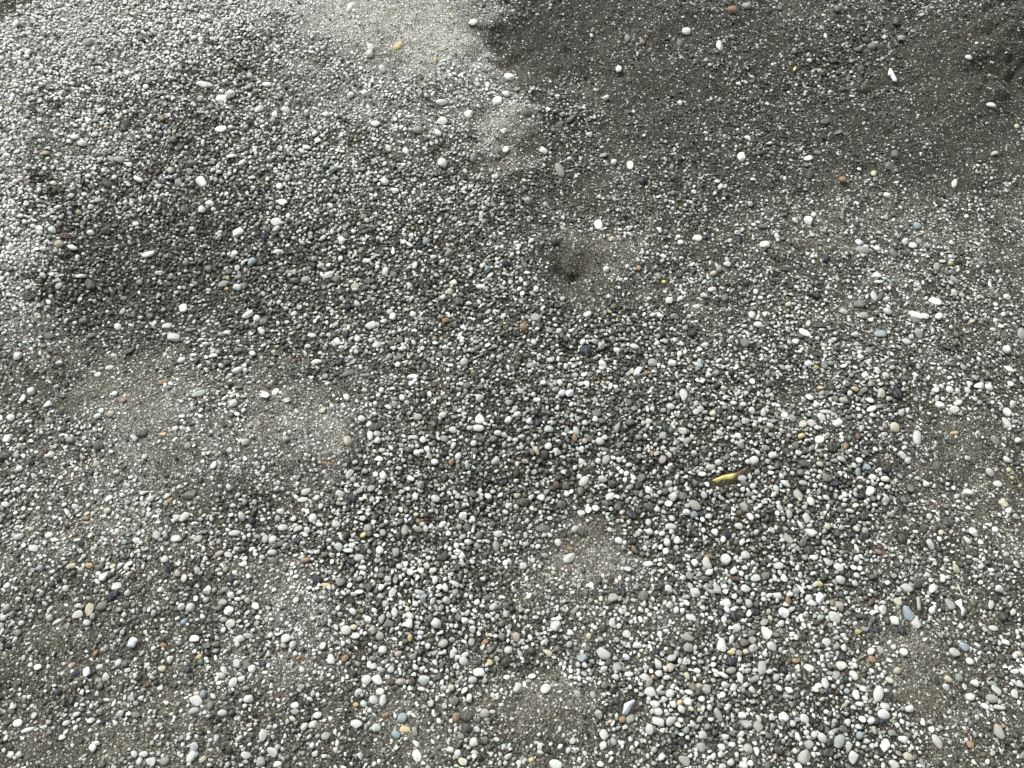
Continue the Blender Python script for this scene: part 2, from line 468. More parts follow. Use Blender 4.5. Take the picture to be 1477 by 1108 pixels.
# ---------------------------------------------------------------- catalogue of the stones seen in the photograph
# photo x, y, length, width, heading, colour, broken or not, which one
PEBBLES = [
(1309,885,22,14,-58,'u','a','flat angular blue-green pebble beside a grey driftwood sliver'),
(1322.9,631.2,23.8,12.5,75,'p','','tall pale finger-shaped pebble standing upright on dark sand'),
(845.2,507.5,18.8,15,-60,'b','a','blackish slate flake standing on edge among white gravel'),
(601.7,1090.3,18.8,13.8,95,'w','a','white block-shaped pebble with square corners near the bottom edge'),
(783.8,761.9,22.5,11.3,0,'m','','broad flat blue-grey pebble above the bare sand'),
(162.8,858.6,18.8,13,65,'b','a','black angular pebble with a pale stone touching its upper end'),
(129,878.6,18.8,12.5,100,'t','a','pointed tan triangular pebble beside a pale oval one'),
(863.2,324.1,15,13.8,80,'w','a','chalky white angular pebble on dark gravel'),
(1254.8,708.1,15.5,12,80,'w','','brightest white egg-shaped pebble on fine dark gravel'),
(584.2,1051.9,16.3,10,0,'y','','plump bright yellow pebble by a pale blue broken stone'),
(1271.1,1040.2,15.5,10.5,-15,'b','','navy pebble tucked under a smooth white oval one'),
(1165.9,318.8,13,12.5,0,'w','','brilliant white round pebble beside a smaller pale one on dark sand'),
(625.5,711.8,18.8,8,-35,'b','','long dark navy bar-shaped pebble among pale gravel'),
(1191.7,371.7,12.5,12,0,'b','','round navy pebble on the dark sand beyond the middle'),
(92.7,340.9,12.5,11.3,30,'r','','dark brown pebble above a grey-tan one in the dark patch'),
(235.5,550,15,8.8,10,'o','','bright orange pebble on the edge of the bare pale sand'),
(574,66,16,8,50,'y','','pale yellow sliver-shaped pebble on dry sand near the top edge'),
(182.9,179.1,12.5,8.8,0,'b','','small navy pebble alone among pale far gravel'),
(470,843.5,16,6.5,4,'y','','flat thin yellow pebble lying under a blue-grey broken stone'),
(1399.3,51.9,7,7,0,'o','','small rusty orange pebble in the darkest sand of the far corner'),
(1160.9,1091.5,23.8,17,50,'l','',"very large light-grey egg-shaped pebble, three leaf-lengths from the tucked navy pebble at eight o'clock"),
(870.3,942.5,22.5,15.5,-15,'p','',"very large pale-grey egg-shaped pebble lying level, two leaf-lengths from the folded shell at eleven o'clock"),
(1267.3,1001.3,23.8,13.8,70,'p','',"very large pale-grey long-oval pebble, one leaf-length from the tucked navy pebble at twelve o'clock"),
(1211,1069,22.5,14.5,50,'l','',"very large light-grey long-oval pebble, one-and-a-half leaf-lengths from the tucked navy pebble at eight o'clock"),
(610.5,980.8,21.3,15,10,'p','',"very large pale-grey egg-shaped pebble, one-and-a-half leaf-lengths from the bright yellow pebble at one o'clock"),
(283.1,1010.1,21.3,14.5,-30,'p','',"very large pale-grey egg-shaped pebble leaning leftward, three leaf-lengths from the bluish shell at four o'clock"),
(1441.4,1055.2,22,14,-65,'l','',"very large light-grey long-oval pebble, four leaf-lengths from the tucked navy pebble at three o'clock"),
(1277.3,1075.2,21.3,13.8,65,'p','',"large pale-grey egg-shaped pebble, half a leaf-length from the tucked navy pebble at six o'clock"),
(1275.3,1030.1,20.5,14,-5,'w','',"large white egg-shaped pebble, half a leaf-length from the tucked navy pebble at one o'clock"),
(1104.5,913.7,18.8,15,-45,'w','a',"large white angular pebble leaning leftward, four leaf-lengths from the blue-green stone at nine o'clock"),
(1231.7,1092.8,18.8,15,80,'p','',"large pale-grey plump pebble lying end-on, one-and-a-half leaf-lengths from the tucked navy pebble at seven o'clock"),
(1203.4,890.6,18,15.5,-15,'p','',"large pale-grey plump pebble lying level, two leaf-lengths from the blue-green stone at nine o'clock"),
(276.8,1090.3,21.3,13,60,'p','',"large pale-grey long-oval pebble leaning rightward, four leaf-lengths from the bluish shell at five o'clock"),
(1041.9,929.9,20,13.8,70,'p','a',"large pale-grey angular pebble lying end-on, three leaf-lengths from the folded shell at two o'clock"),
(801.4,1102.8,20,13.8,-20,'p','',"large pale-grey egg-shaped pebble lying level, three leaf-lengths from the folded shell at eight o'clock"),
(1352.5,1070.2,22.5,12,-60,'p','',"large pale-grey long-oval pebble leaning leftward, two leaf-lengths from the tucked navy pebble at four o'clock"),
(752.5,724.3,21.3,12.5,-10,'d','',"large dark-grey long-oval pebble lying level, one leaf-length from the broad flat stone at eleven o'clock"),
(1099.5,963.8,21.3,12.5,85,'l','',"large light-grey long-oval pebble lying end-on, four leaf-lengths from the tucked navy pebble at ten o'clock"),
(1047.6,807,16.3,16.3,0,'p','',"large pale-grey round pebble, three leaf-lengths from the yellow leaf at six o'clock"),
(1474,482.4,17.5,15,90,'l','',"large light-grey plump pebble lying end-on, four leaf-lengths from the pale finger pebble at two o'clock"),
(250.5,487.4,18.8,13.8,5,'p','',"large pale-grey egg-shaped pebble lying level, one-and-a-half leaf-lengths from the orange pebble at twelve o'clock"),
(1001.8,728.1,20.5,12.5,-45,'l','',"large light-grey long-oval pebble leaning leftward, one-and-a-half leaf-lengths from the yellow leaf at eight o'clock"),
(1244.8,360.9,22.5,11.3,-10,'l','',"large light-grey slender pebble lying level, one leaf-length from the round navy pebble at three o'clock"),
(540.3,615.4,22.5,11.3,10,'d','',"large dark-grey slender pebble lying level, two leaf-lengths from the brown twig at two o'clock"),
(927.9,860.6,17.5,14.5,45,'m','a',"large grey blocky pebble leaning rightward, three leaf-lengths from the folded shell at twelve o'clock"),
(1003,854.8,17.5,14.5,-10,'p','a',"large pale-grey blocky pebble lying level, four leaf-lengths from the yellow leaf at seven o'clock"),
(1079.4,1080.2,17.5,14.5,60,'l','',"large light-grey plump pebble leaning rightward, four leaf-lengths from the folded shell at four o'clock"),
(130.3,411,16.3,15.5,0,'d','',"large dark-grey round pebble, one-and-a-half leaf-lengths from the brown pebble at five o'clock"),
(274.3,714.3,20,12.5,20,'m','',"large grey long-oval pebble lying level, four leaf-lengths from the orange pebble at six o'clock"),
(821.4,804.5,20,12.5,30,'p','',"large pale-grey long-oval pebble leaning rightward, one leaf-length from the broad flat stone at five o'clock"),
(671.9,1033.9,20,12.5,-15,'d','',"large dark-grey long-oval pebble lying level, two leaf-lengths from the bright yellow pebble at three o'clock"),
(1194.7,1086.5,20,12.5,15,'d','',"large dark-grey long-oval pebble lying level, two leaf-lengths from the tucked navy pebble at eight o'clock"),
(1200.9,645.4,18,13.8,-45,'d','',"large dark-grey egg-shaped pebble leaning leftward, one-and-a-half leaf-lengths from the brightest egg-shaped pebble at eleven o'clock"),
(1269.8,482.4,16.3,15,-50,'u','a',"large pale-blue blocky pebble, three leaf-lengths from the round navy pebble at five o'clock"),
(840.2,769.9,17.5,13.8,-10,'d','a',"large dark-grey angular pebble lying level, one leaf-length from the broad flat stone at three o'clock"),
(986.7,1096.5,17.5,13.8,-20,'l','',"large light-grey plump pebble lying level, two leaf-lengths from the folded shell at four o'clock"),
(319.4,141.5,21.3,11.3,-15,'w','',"large white long-oval pebble lying level, three leaf-lengths from the far navy pebble at two o'clock"),
(807.6,245.5,21.3,11.3,-65,'l','',"large light-grey long-oval pebble leaning leftward, two leaf-lengths from the pale sand tongue at four o'clock"),
(1430.1,1007.6,20,12,-10,'l','',"large light-grey long-oval pebble lying level, three leaf-lengths from the hooked shell at five o'clock"),
(746.3,991.3,16.3,14.5,30,'p','',"large pale-grey plump pebble, three leaf-lengths from the folded shell at nine o'clock"),
(1074.4,494.9,18.8,12.5,100,'m','',"grey egg-shaped pebble lying end-on, four leaf-lengths from the round navy pebble at seven o'clock"),
(1348.7,434.8,18.8,12.5,-40,'w','',"white egg-shaped pebble leaning leftward, four leaf-lengths from the round navy pebble at four o'clock"),
(254.3,776.9,18.8,12.5,-15,'p','',"pale-grey egg-shaped pebble lying level, three leaf-lengths from the black pebble at two o'clock"),
(949.2,1040.9,18.8,12.5,-15,'p','',"pale-grey egg-shaped pebble lying level, one leaf-length from the folded shell at four o'clock"),
(1377.5,941.2,18.8,12.5,-15,'p','',"pale-grey egg-shaped pebble touching a pale-blue one, one-and-a-half leaf-lengths from the hooked shell at six o'clock"),
(801.4,902.4,17,13.8,60,'p','',"pale-grey plump pebble leaning rightward, three leaf-lengths from the broad flat stone at six o'clock"),
(1214.7,960,17,13.8,-10,'p','',"pale-grey plump pebble lying level, two leaf-lengths from the tucked navy pebble at eleven o'clock"),
(986,569.5,19.5,12,85,'p','',"pale-grey long-oval pebble lying end-on, three leaf-lengths from the yellow leaf at eleven o'clock"),
(1075.7,1043.9,19.5,12,-35,'l','',"light-grey long-oval pebble leaning leftward, four leaf-lengths from the folded shell at three o'clock"),
(529.1,981.3,15.5,15,0,'p','',"pale-grey round pebble, two leaf-lengths from the bright yellow pebble at eleven o'clock"),
(1370,871.1,17.5,13,-60,'l','',"light-grey egg-shaped pebble leaning leftward, half a leaf-length from the hooked shell at ten o'clock"),
(205.4,625.4,20,11.3,20,'d','',"dark-grey long-oval pebble lying level, one-and-a-half leaf-lengths from the orange pebble at seven o'clock"),
(1307.4,848.5,18.8,12,-20,'p','',"pale-grey long-oval pebble lying level, one leaf-length from the blue-green stone at twelve o'clock"),
(1302.4,776.9,15,15,0,'d','',"dark-grey round pebble, one-and-a-half leaf-lengths from the brightest egg-shaped pebble at five o'clock"),
(1367.5,753.1,15,15,0,'d','',"dark-grey round pebble, three leaf-lengths from the brightest egg-shaped pebble at four o'clock"),
(266.8,304.6,16.3,13.8,0,'d','',"dark-grey plump pebble lying level, three leaf-lengths from the far navy pebble at five o'clock"),
(691.4,603.3,16.3,13.8,-70,'w','a',"white blocky pebble lying end-on, three leaf-lengths from the navy bar at one o'clock"),
(787.1,992.6,16.3,13.8,50,'p','',"pale-grey plump pebble leaning rightward, three leaf-lengths from the folded shell at nine o'clock"),
(871.5,1059,16.3,13.8,-70,'p','',"pale-grey plump pebble lying end-on, one leaf-length from the folded shell at seven o'clock"),
(499,908.7,15.5,14.5,0,'p','',"pale-grey round pebble, one-and-a-half leaf-lengths from the flat yellow stone at five o'clock"),
(890.3,962.5,15.5,14.5,30,'l','',"light-grey round pebble, one leaf-length from the folded shell at eleven o'clock"),
(1019.3,993.8,15.5,14.5,40,'l','',"light-grey round pebble touching a tan one, two leaf-lengths from the folded shell at three o'clock"),
(1113.3,932.5,15.5,14.5,0,'p','',"pale-grey round pebble, four leaf-lengths from the tucked navy pebble at ten o'clock"),
(1130.8,1033.9,15.5,14.5,20,'w','',"white round pebble, three leaf-lengths from the tucked navy pebble at nine o'clock"),
(882.8,862.3,17,13,35,'l','a',"light-grey angular pebble leaning rightward, three leaf-lengths from the broad flat stone at five o'clock"),
(295.6,122.7,25.1,8.8,10,'w','',"white slender pebble lying level, three leaf-lengths from the far navy pebble at two o'clock"),
(1182.2,468.6,25.1,8.8,0,'d','',"dark-grey slender pebble lying level, two leaf-lengths from the round navy pebble at six o'clock"),
(1169.6,768.2,19.5,11.3,-20,'p','',"pale-grey long-oval pebble lying level, two leaf-lengths from the brightest egg-shaped pebble at eight o'clock"),
(290.6,263,17.5,12.5,-15,'w','a',"white angular pebble lying level, three leaf-lengths from the far navy pebble at four o'clock"),
(1239.8,438.6,17.5,12.5,-15,'m','',"grey egg-shaped pebble lying level, one-and-a-half leaf-lengths from the round navy pebble at five o'clock"),
(1019.3,812,17.5,12.5,110,'p','',"pale-grey egg-shaped pebble touching a orange one, three leaf-lengths from the yellow leaf at six o'clock"),
(1150.8,713.1,17.5,12.5,110,'l','',"light-grey egg-shaped pebble lying end-on, two leaf-lengths from the brightest egg-shaped pebble at nine o'clock"),
(514,1043.9,17.5,12.5,15,'p','',"pale-grey egg-shaped pebble lying level, one-and-a-half leaf-lengths from the bright yellow pebble at nine o'clock"),
(840.2,948.7,17.5,12.5,0,'u','a',"pale-blue angular pebble lying level, two leaf-lengths from the folded shell at eleven o'clock"),
(1183.4,862.3,17.5,12.5,70,'p','',"pale-grey egg-shaped pebble lying end-on, three leaf-lengths from the blue-green stone at nine o'clock"),
(1291.1,616.6,15.5,13.8,-30,'t','',"tan plump pebble, half a leaf-length from the pale finger pebble at ten o'clock"),
(544.1,981.3,15.5,13.8,-60,'w','a',"white blocky pebble, one-and-a-half leaf-lengths from the bright yellow pebble at eleven o'clock"),
(1321.2,454.4,21.3,10,-30,'w','',"white slender pebble leaning leftward, three leaf-lengths from the round navy pebble at four o'clock"),
(1451.4,609.1,21.3,10,115,'p','',"pale-grey slender pebble leaning leftward, three leaf-lengths from the pale finger pebble at three o'clock"),
(505.3,11.3,18.8,11.3,35,'w','',"white long-oval pebble leaning rightward, two leaf-lengths from the yellow sliver at ten o'clock"),
(358.2,453.6,18.8,11.3,50,'p','',"pale-grey long-oval pebble leaning rightward, three leaf-lengths from the orange pebble at two o'clock"),
(532.8,406,18.8,11.3,10,'d','',"dark-grey long-oval pebble lying level, six leaf-lengths from the brown twig at twelve o'clock"),
(690.6,970,16.3,13,15,'w','',"white plump pebble lying level, three leaf-lengths from the bright yellow pebble at two o'clock"),
(343.2,334.1,17.5,12,15,'w','',"white egg-shaped pebble lying level, five leaf-lengths from the far navy pebble at four o'clock"),
(1435.2,635.4,17.5,12,-30,'l','',"light-grey egg-shaped pebble leaning leftward, two leaf-lengths from the pale finger pebble at three o'clock"),
(392.5,1084,17.5,12,-30,'p','',"pale-grey egg-shaped pebble leaning leftward, four leaf-lengths from the bright yellow pebble at nine o'clock"),
(773.8,459.9,15,13.8,-40,'l','a',"light-grey blocky pebble, one-and-a-half leaf-lengths from the dark hollow at seven o'clock"),
(1073.2,730.6,15,13.8,80,'l','',"light-grey round pebble touching a brown one, one leaf-length from the yellow leaf at five o'clock"),
(1294.9,567.8,15,13.8,80,'b','',"navy round pebble, one-and-a-half leaf-lengths from the pale finger pebble at eleven o'clock"),
(412.1,920.7,15,13.8,40,'p','',"pale-grey round pebble, two leaf-lengths from the flat yellow stone at seven o'clock"),
(539.1,1009.4,15,13.8,20,'p','',"pale-grey round pebble, one-and-a-half leaf-lengths from the bright yellow pebble at ten o'clock"),
(580.4,1035.2,15,13.8,70,'u','',"pale-blue round pebble, half a leaf-length from the bright yellow pebble at twelve o'clock"),
(1093.2,1047.7,15,13.8,-50,'l','',"light-grey round pebble, four leaf-lengths from the tucked navy pebble at nine o'clock"),
(1011.8,1077.7,15,13.8,-40,'l','',"light-grey round pebble, two leaf-lengths from the folded shell at four o'clock"),
(842.7,694.3,17,12,50,'p','',"pale-grey egg-shaped pebble leaning rightward, two leaf-lengths from the broad flat stone at one o'clock"),
(1167.1,793.2,16.3,12.5,0,'d','',"dark-grey egg-shaped pebble lying level, three leaf-lengths from the brightest egg-shaped pebble at eight o'clock"),
(335.7,985.1,16.3,12.5,75,'p','',"pale-grey egg-shaped pebble lying end-on, three leaf-lengths from the bluish shell at four o'clock"),
(378.8,1061.5,16.3,12.5,90,'p','',"pale-grey egg-shaped pebble lying end-on, four leaf-lengths from the bright yellow pebble at nine o'clock"),
(1160.9,1036.4,14.5,14,0,'p','',"pale-grey round pebble, two leaf-lengths from the tucked navy pebble at nine o'clock"),
(1036.8,1031.4,21.3,9.5,-65,'l','',"light-grey slender pebble leaning leftward, three leaf-lengths from the folded shell at three o'clock"),
(382,570.3,15.5,13,-60,'w','',"white plump pebble leaning leftward, three leaf-lengths from the brown twig at eleven o'clock"),
(1213.5,836,15.5,13,0,'p','',"pale-grey plump pebble lying level, two leaf-lengths from the blue-green stone at ten o'clock"),
(502.8,537.5,20,10,20,'m','',"grey slender pebble lying level, three leaf-lengths from the brown twig at twelve o'clock"),
(1135.8,776.9,20,10,-55,'l','',"light-grey slender pebble leaning leftward, three leaf-lengths from the yellow leaf at five o'clock"),
(806.4,180.4,17.5,11.3,10,'m','a',"grey wedge-shaped pebble lying level, one-and-a-half leaf-lengths from the pale sand tongue at two o'clock"),
(265.5,744.4,17.5,11.3,50,'p','',"pale-grey egg-shaped pebble leaning rightward, three leaf-lengths from the black pebble at one o'clock"),
(993,919.9,16.3,12,-30,'l','a',"light-grey angular pebble leaning leftward, three leaf-lengths from the folded shell at one o'clock"),
(1320.4,898.6,16.3,12,-70,'p','',"pale-grey egg-shaped pebble lying end-on, half a leaf-length from the blue-green stone at five o'clock"),
(1160.4,479.4,19.5,10,-40,'w','',"white slender pebble leaning leftward, two leaf-lengths from the round navy pebble at seven o'clock"),
(451.4,746.9,15,13,90,'p','',"pale-grey plump pebble lying end-on, one-and-a-half leaf-lengths from the brown twig at six o'clock"),
(329.4,881.1,15,13,30,'w','a',"white blocky pebble leaning rightward, three leaf-lengths from the bluish shell at two o'clock"),
(1289.9,1102.8,15.5,12.5,-10,'p','',"pale-grey plump pebble lying level, one-and-a-half leaf-lengths from the tucked navy pebble at five o'clock"),
(718.2,145.3,13.8,13.8,40,'w','',"white round pebble, one leaf-length from the pale sand tongue at eleven o'clock"),
(1351.2,671.7,13.8,13.8,0,'m','a',"grey blocky pebble, one leaf-length from the pale finger pebble at five o'clock"),
(331.9,899.9,13.8,13.8,0,'p','',"pale-grey round pebble, three leaf-lengths from the bluish shell at three o'clock"),
(699.4,1028.9,13.8,13.8,0,'l','',"light-grey round pebble, two leaf-lengths from the white block at two o'clock"),
(1192.2,927.4,13.8,13.8,0,'p','',"pale-grey round pebble, three leaf-lengths from the blue-green stone at eight o'clock"),
(501.5,636.7,14.5,13,90,'t','',"tan round pebble, one leaf-length from the brown twig at two o'clock"),
(669.3,953.7,14.5,13,0,'p','',"pale-grey round pebble, three leaf-lengths from the bright yellow pebble at one o'clock"),
(1247.3,129,15,12.5,30,'d','',"dark-grey plump pebble leaning rightward, one leaf-length from the white shell shard at eight o'clock"),
(264.3,444.8,15,12.5,-30,'w','a',"white blocky pebble leaning leftward, two leaf-lengths from the orange pebble at one o'clock"),
(141.5,642.9,15,12.5,0,'d','',"dark-grey plump pebble lying level, three leaf-lengths from the orange pebble at eight o'clock"),
(243,819.5,15,12.5,80,'b','a',"navy blocky pebble lying end-on, two leaf-lengths from the black pebble at two o'clock"),
(490.2,711.8,15,12.5,10,'p','',"pale-grey plump pebble lying level, one leaf-length from the brown twig at five o'clock"),
(935.4,731.9,15,12.5,0,'m','a',"grey blocky pebble lying level, three leaf-lengths from the yellow leaf at eight o'clock"),
(1209.7,818.3,15,12.5,-35,'p','',"pale-grey plump pebble leaning leftward, two leaf-lengths from the brightest egg-shaped pebble at seven o'clock"),
(216.7,1097.8,15,12.5,0,'p','',"pale-grey plump pebble lying level, four leaf-lengths from the bluish shell at six o'clock"),
(456.4,836,15,12.5,-40,'b','a',"navy blocky pebble leaning leftward, half a leaf-length from the flat yellow stone at ten o'clock"),
(470.2,1061.5,15,12.5,20,'l','',"light-grey plump pebble lying level, two leaf-lengths from the bright yellow pebble at nine o'clock"),
(376.3,1099,15,12.5,90,'l','',"light-grey plump pebble lying end-on, four leaf-lengths from the bright yellow pebble at nine o'clock"),
(993,934.2,15,12.5,0,'l','',"light-grey plump pebble lying level, three leaf-lengths from the folded shell at two o'clock"),
(1000.5,991.3,15,12.5,-30,'m','',"grey plump pebble touching a tan one, two leaf-lengths from the folded shell at two o'clock"),
(1167.1,963.8,15,12.5,0,'p','',"pale-grey plump pebble lying level, three leaf-lengths from the tucked navy pebble at ten o'clock"),
(1399.6,1005.1,15,12.5,0,'p','',"pale-grey plump pebble lying level, three leaf-lengths from the hooked shell at six o'clock"),
(1391.3,932.5,15,12.5,0,'u','',"pale-blue plump pebble lying level, one leaf-length from the hooked shell at six o'clock"),
(185.4,506.2,21.3,8.8,25,'d','',"dark-grey slender pebble leaning rightward, one-and-a-half leaf-lengths from the orange pebble at ten o'clock"),
(575.4,516.2,21.3,8.8,35,'m','',"grey slender pebble leaning rightward, four leaf-lengths from the brown twig at one o'clock"),
(111.5,886.6,15.5,12,30,'p','',"pale-grey plump pebble leaning rightward, half a leaf-length from the tan triangle at eight o'clock"),
(318.6,186.6,16.3,11.3,25,'w','',"white egg-shaped pebble leaning rightward, three leaf-lengths from the far navy pebble at three o'clock"),
(241.7,469.9,16.3,11.3,10,'p','',"pale-grey egg-shaped pebble lying level, one-and-a-half leaf-lengths from the orange pebble at twelve o'clock"),
(343.2,533.8,16.3,11.3,30,'p','',"pale-grey egg-shaped pebble leaning rightward, two leaf-lengths from the orange pebble at three o'clock"),
(535.3,469.9,16.3,11.3,30,'p','',"pale-grey egg-shaped pebble leaning rightward, four leaf-lengths from the brown twig at one o'clock"),
(1261.1,427.3,16.3,11.3,85,'p','',"pale-grey egg-shaped pebble lying end-on, two leaf-lengths from the round navy pebble at four o'clock"),
(880.3,716.8,16.3,11.3,35,'p','',"pale-grey egg-shaped pebble leaning rightward, two leaf-lengths from the broad flat stone at two o'clock"),
(1190.9,986.3,16.3,11.3,90,'p','',"pale-grey egg-shaped pebble lying end-on, two leaf-lengths from the tucked navy pebble at ten o'clock"),
(125.3,968.8,14.5,12.5,80,'w','a',"white blocky pebble touching a navy one, one-and-a-half leaf-lengths from the bluish shell at eight o'clock"),
(909.1,1036.4,14.5,12.5,80,'l','',"light-grey plump pebble lying end-on, half a leaf-length from the folded shell at six o'clock"),
(1054.4,953.7,14.5,12.5,-20,'b','',"navy plump pebble touching a yellow one, three leaf-lengths from the folded shell at two o'clock"),
(1246,454.9,15,12,55,'l','',"light-grey plump pebble leaning rightward, two leaf-lengths from the round navy pebble at five o'clock"),
(25.1,1042.7,15,12,-20,'p','',"pale-grey plump pebble lying level, four leaf-lengths from the tan triangle at seven o'clock"),
(341.9,957.5,15,12,-50,'p','',"pale-grey plump pebble leaning leftward, three leaf-lengths from the bluish shell at three o'clock"),
(1167.1,1074,15,12,20,'l','',"light-grey plump pebble lying level, two leaf-lengths from the tucked navy pebble at eight o'clock"),
(1120.8,858.6,15,12,-35,'p','',"pale-grey plump pebble leaning leftward, four leaf-lengths from the yellow leaf at five o'clock"),
(683.1,1070.2,13.8,13,0,'p','',"pale-grey round pebble, one-and-a-half leaf-lengths from the white block at three o'clock"),
(1048.6,869.8,13.8,13,-40,'w','',"white round pebble, four leaf-lengths from the yellow leaf at six o'clock"),
(689.4,617.4,18.8,9.5,-5,'p','',"pale-grey slender pebble lying level, two leaf-lengths from the navy bar at one o'clock"),
(552.4,1010.1,17,10.5,80,'p','',"pale-grey long-oval pebble lying end-on, one leaf-length from the bright yellow pebble at eleven o'clock"),
(1265.3,397.2,15.5,11.3,45,'w','',"white egg-shaped pebble leaning rightward, one-and-a-half leaf-lengths from the round navy pebble at four o'clock"),
(167.8,844.8,15.5,11.3,25,'p','',"pale-grey egg-shaped pebble leaning rightward, half a leaf-length from the black pebble at one o'clock"),
(565.4,854.8,15.5,11.3,75,'p','',"pale-grey egg-shaped pebble lying end-on, two leaf-lengths from the flat yellow stone at three o'clock"),
(156.6,266.8,17.5,10,0,'d','',"dark-grey long-oval pebble lying level, two leaf-lengths from the far navy pebble at seven o'clock"),
(968,759.4,17.5,10,0,'p','',"pale-grey long-oval pebble lying level, two leaf-lengths from the yellow leaf at eight o'clock"),
(1301.1,909.2,14.5,12,0,'b','',"navy plump pebble lying level, half a leaf-length from the blue-green stone at seven o'clock"),
(976.7,229.2,13.8,12.5,0,'d','',"dark-grey round pebble, three leaf-lengths from the chalky pebble at two o'clock"),
(941.7,522.5,13.8,12.5,0,'l','',"light-grey round pebble, two leaf-lengths from the slate flake at three o'clock"),
(1324.9,481.2,13.8,12.5,90,'l','a',"light-grey blocky pebble, three leaf-lengths from the pale finger pebble at twelve o'clock"),
(714.4,664.2,13.8,12.5,0,'p','',"pale-grey round pebble, two leaf-lengths from the navy bar at two o'clock"),
(392.5,778.2,13.8,12.5,0,'p','',"pale-grey round pebble, two leaf-lengths from the flat yellow stone at ten o'clock"),
(1087.7,664.2,13.8,12.5,30,'p','',"pale-grey round pebble, one leaf-length from the yellow leaf at two o'clock"),
(810.1,728.1,13.8,12.5,0,'m','',"grey round pebble, one leaf-length from the broad flat stone at one o'clock"),
(1184.7,601.6,13.8,12.5,0,'p','',"pale-grey round pebble, three leaf-lengths from the brightest egg-shaped pebble at eleven o'clock"),
(1158.4,668.7,13.8,12.5,0,'d','',"dark-grey round pebble, two leaf-lengths from the brightest egg-shaped pebble at ten o'clock"),
(1059.4,889.9,13.8,12.5,0,'b','',"navy round pebble, four leaf-lengths from the folded shell at two o'clock"),
(1205.9,973.8,13.8,12.5,50,'l','',"light-grey round pebble, two leaf-lengths from the tucked navy pebble at eleven o'clock"),
(1350,980,13.8,12.5,-60,'d','',"dark-grey round pebble, two leaf-lengths from the tucked navy pebble at two o'clock"),
(584.2,763.9,16.3,10.5,85,'l','',"light-grey long-oval pebble lying end-on, one-and-a-half leaf-lengths from the navy bar at seven o'clock"),
(517.8,804,16.3,10.5,20,'p','',"pale-grey long-oval pebble lying level, one-and-a-half leaf-lengths from the flat yellow stone at two o'clock"),
(1209.7,872.3,16.3,10.5,0,'l','',"light-grey long-oval pebble touching a orange one, two leaf-lengths from the blue-green stone at nine o'clock"),
(734.5,110.2,15,11.3,20,'w','',"white egg-shaped pebble lying level, two leaf-lengths from the pale sand tongue at twelve o'clock"),
(397.6,319.6,15,11.3,0,'w','',"white egg-shaped pebble, five leaf-lengths from the far navy pebble at four o'clock"),
(47.6,790.7,15,11.3,0,'p','',"pale-grey egg-shaped pebble lying level, two leaf-lengths from the tan triangle at eleven o'clock"),
(407.6,760.7,15,11.3,0,'p','',"pale-grey egg-shaped pebble lying level, two leaf-lengths from the flat yellow stone at eleven o'clock"),
(719.4,769.4,15,11.3,20,'p','',"pale-grey egg-shaped pebble lying level, one-and-a-half leaf-lengths from the broad flat stone at nine o'clock"),
(395.1,809.5,15,11.3,-25,'m','',"grey egg-shaped pebble leaning leftward, one-and-a-half leaf-lengths from the flat yellow stone at ten o'clock"),
(1395.1,709.8,15,11.3,0,'p','a',"pale-grey angular pebble lying level, two leaf-lengths from the pale finger pebble at five o'clock"),
(1271.1,566.5,15,11.3,90,'t','',"tan egg-shaped pebble lying end-on, one-and-a-half leaf-lengths from the pale finger pebble at eleven o'clock"),
(1313.7,704.3,15,11.3,70,'m','a',"grey angular pebble lying end-on, one leaf-length from the brightest egg-shaped pebble at three o'clock"),
(1193.4,689.3,15,11.3,0,'m','',"grey egg-shaped pebble lying level, one-and-a-half leaf-lengths from the brightest egg-shaped pebble at ten o'clock"),
(354.5,1089,15,11.3,10,'p','',"pale-grey egg-shaped pebble lying level, five leaf-lengths from the bluish shell at four o'clock"),
(358.2,1007.6,15,11.3,0,'p','',"pale-grey egg-shaped pebble lying level, four leaf-lengths from the bluish shell at four o'clock"),
(331.9,834.8,15,11.3,0,'b','',"navy egg-shaped pebble lying level, three leaf-lengths from the flat yellow stone at nine o'clock"),
(561.6,899.9,15,11.3,5,'m','',"grey egg-shaped pebble lying level, two leaf-lengths from the flat yellow stone at four o'clock"),
(631.8,976.3,15,11.3,20,'d','',"dark-grey egg-shaped pebble lying level, two leaf-lengths from the bright yellow pebble at one o'clock"),
(1309.9,1091.5,14.5,11.5,-40,'t','',"tan plump pebble leaning leftward, one-and-a-half leaf-lengths from the tucked navy pebble at five o'clock"),
(1464,1000.1,14.5,11.5,70,'p','',"pale-grey plump pebble lying end-on, three leaf-lengths from the hooked shell at five o'clock"),
(910.3,741.9,17.5,9.5,-35,'b','',"navy long-oval pebble leaning leftward, three leaf-lengths from the broad flat stone at three o'clock"),
(1068.2,977.5,17.5,9.5,100,'p','',"pale-grey long-oval pebble lying end-on, three leaf-lengths from the folded shell at three o'clock"),
(638,235.5,13.8,12,0,'w','',"white plump pebble lying level, two leaf-lengths from the pale sand tongue at eight o'clock"),
(1069.4,226.7,13.8,12,70,'w','',"white plump pebble lying end-on, three leaf-lengths from the brilliant round pebble at ten o'clock"),
(1075.7,800.7,13.8,12,-10,'p','',"pale-grey plump pebble lying level, two leaf-lengths from the yellow leaf at six o'clock"),
(1182.2,633.7,13.8,12,0,'w','',"white plump pebble lying level, two leaf-lengths from the brightest egg-shaped pebble at eleven o'clock"),
(1376.3,590.3,13.8,12,0,'p','',"pale-grey plump pebble lying level, one-and-a-half leaf-lengths from the pale finger pebble at two o'clock"),
(451.4,1045.2,13.8,12,10,'p','',"pale-grey plump pebble lying level, three leaf-lengths from the bright yellow pebble at nine o'clock"),
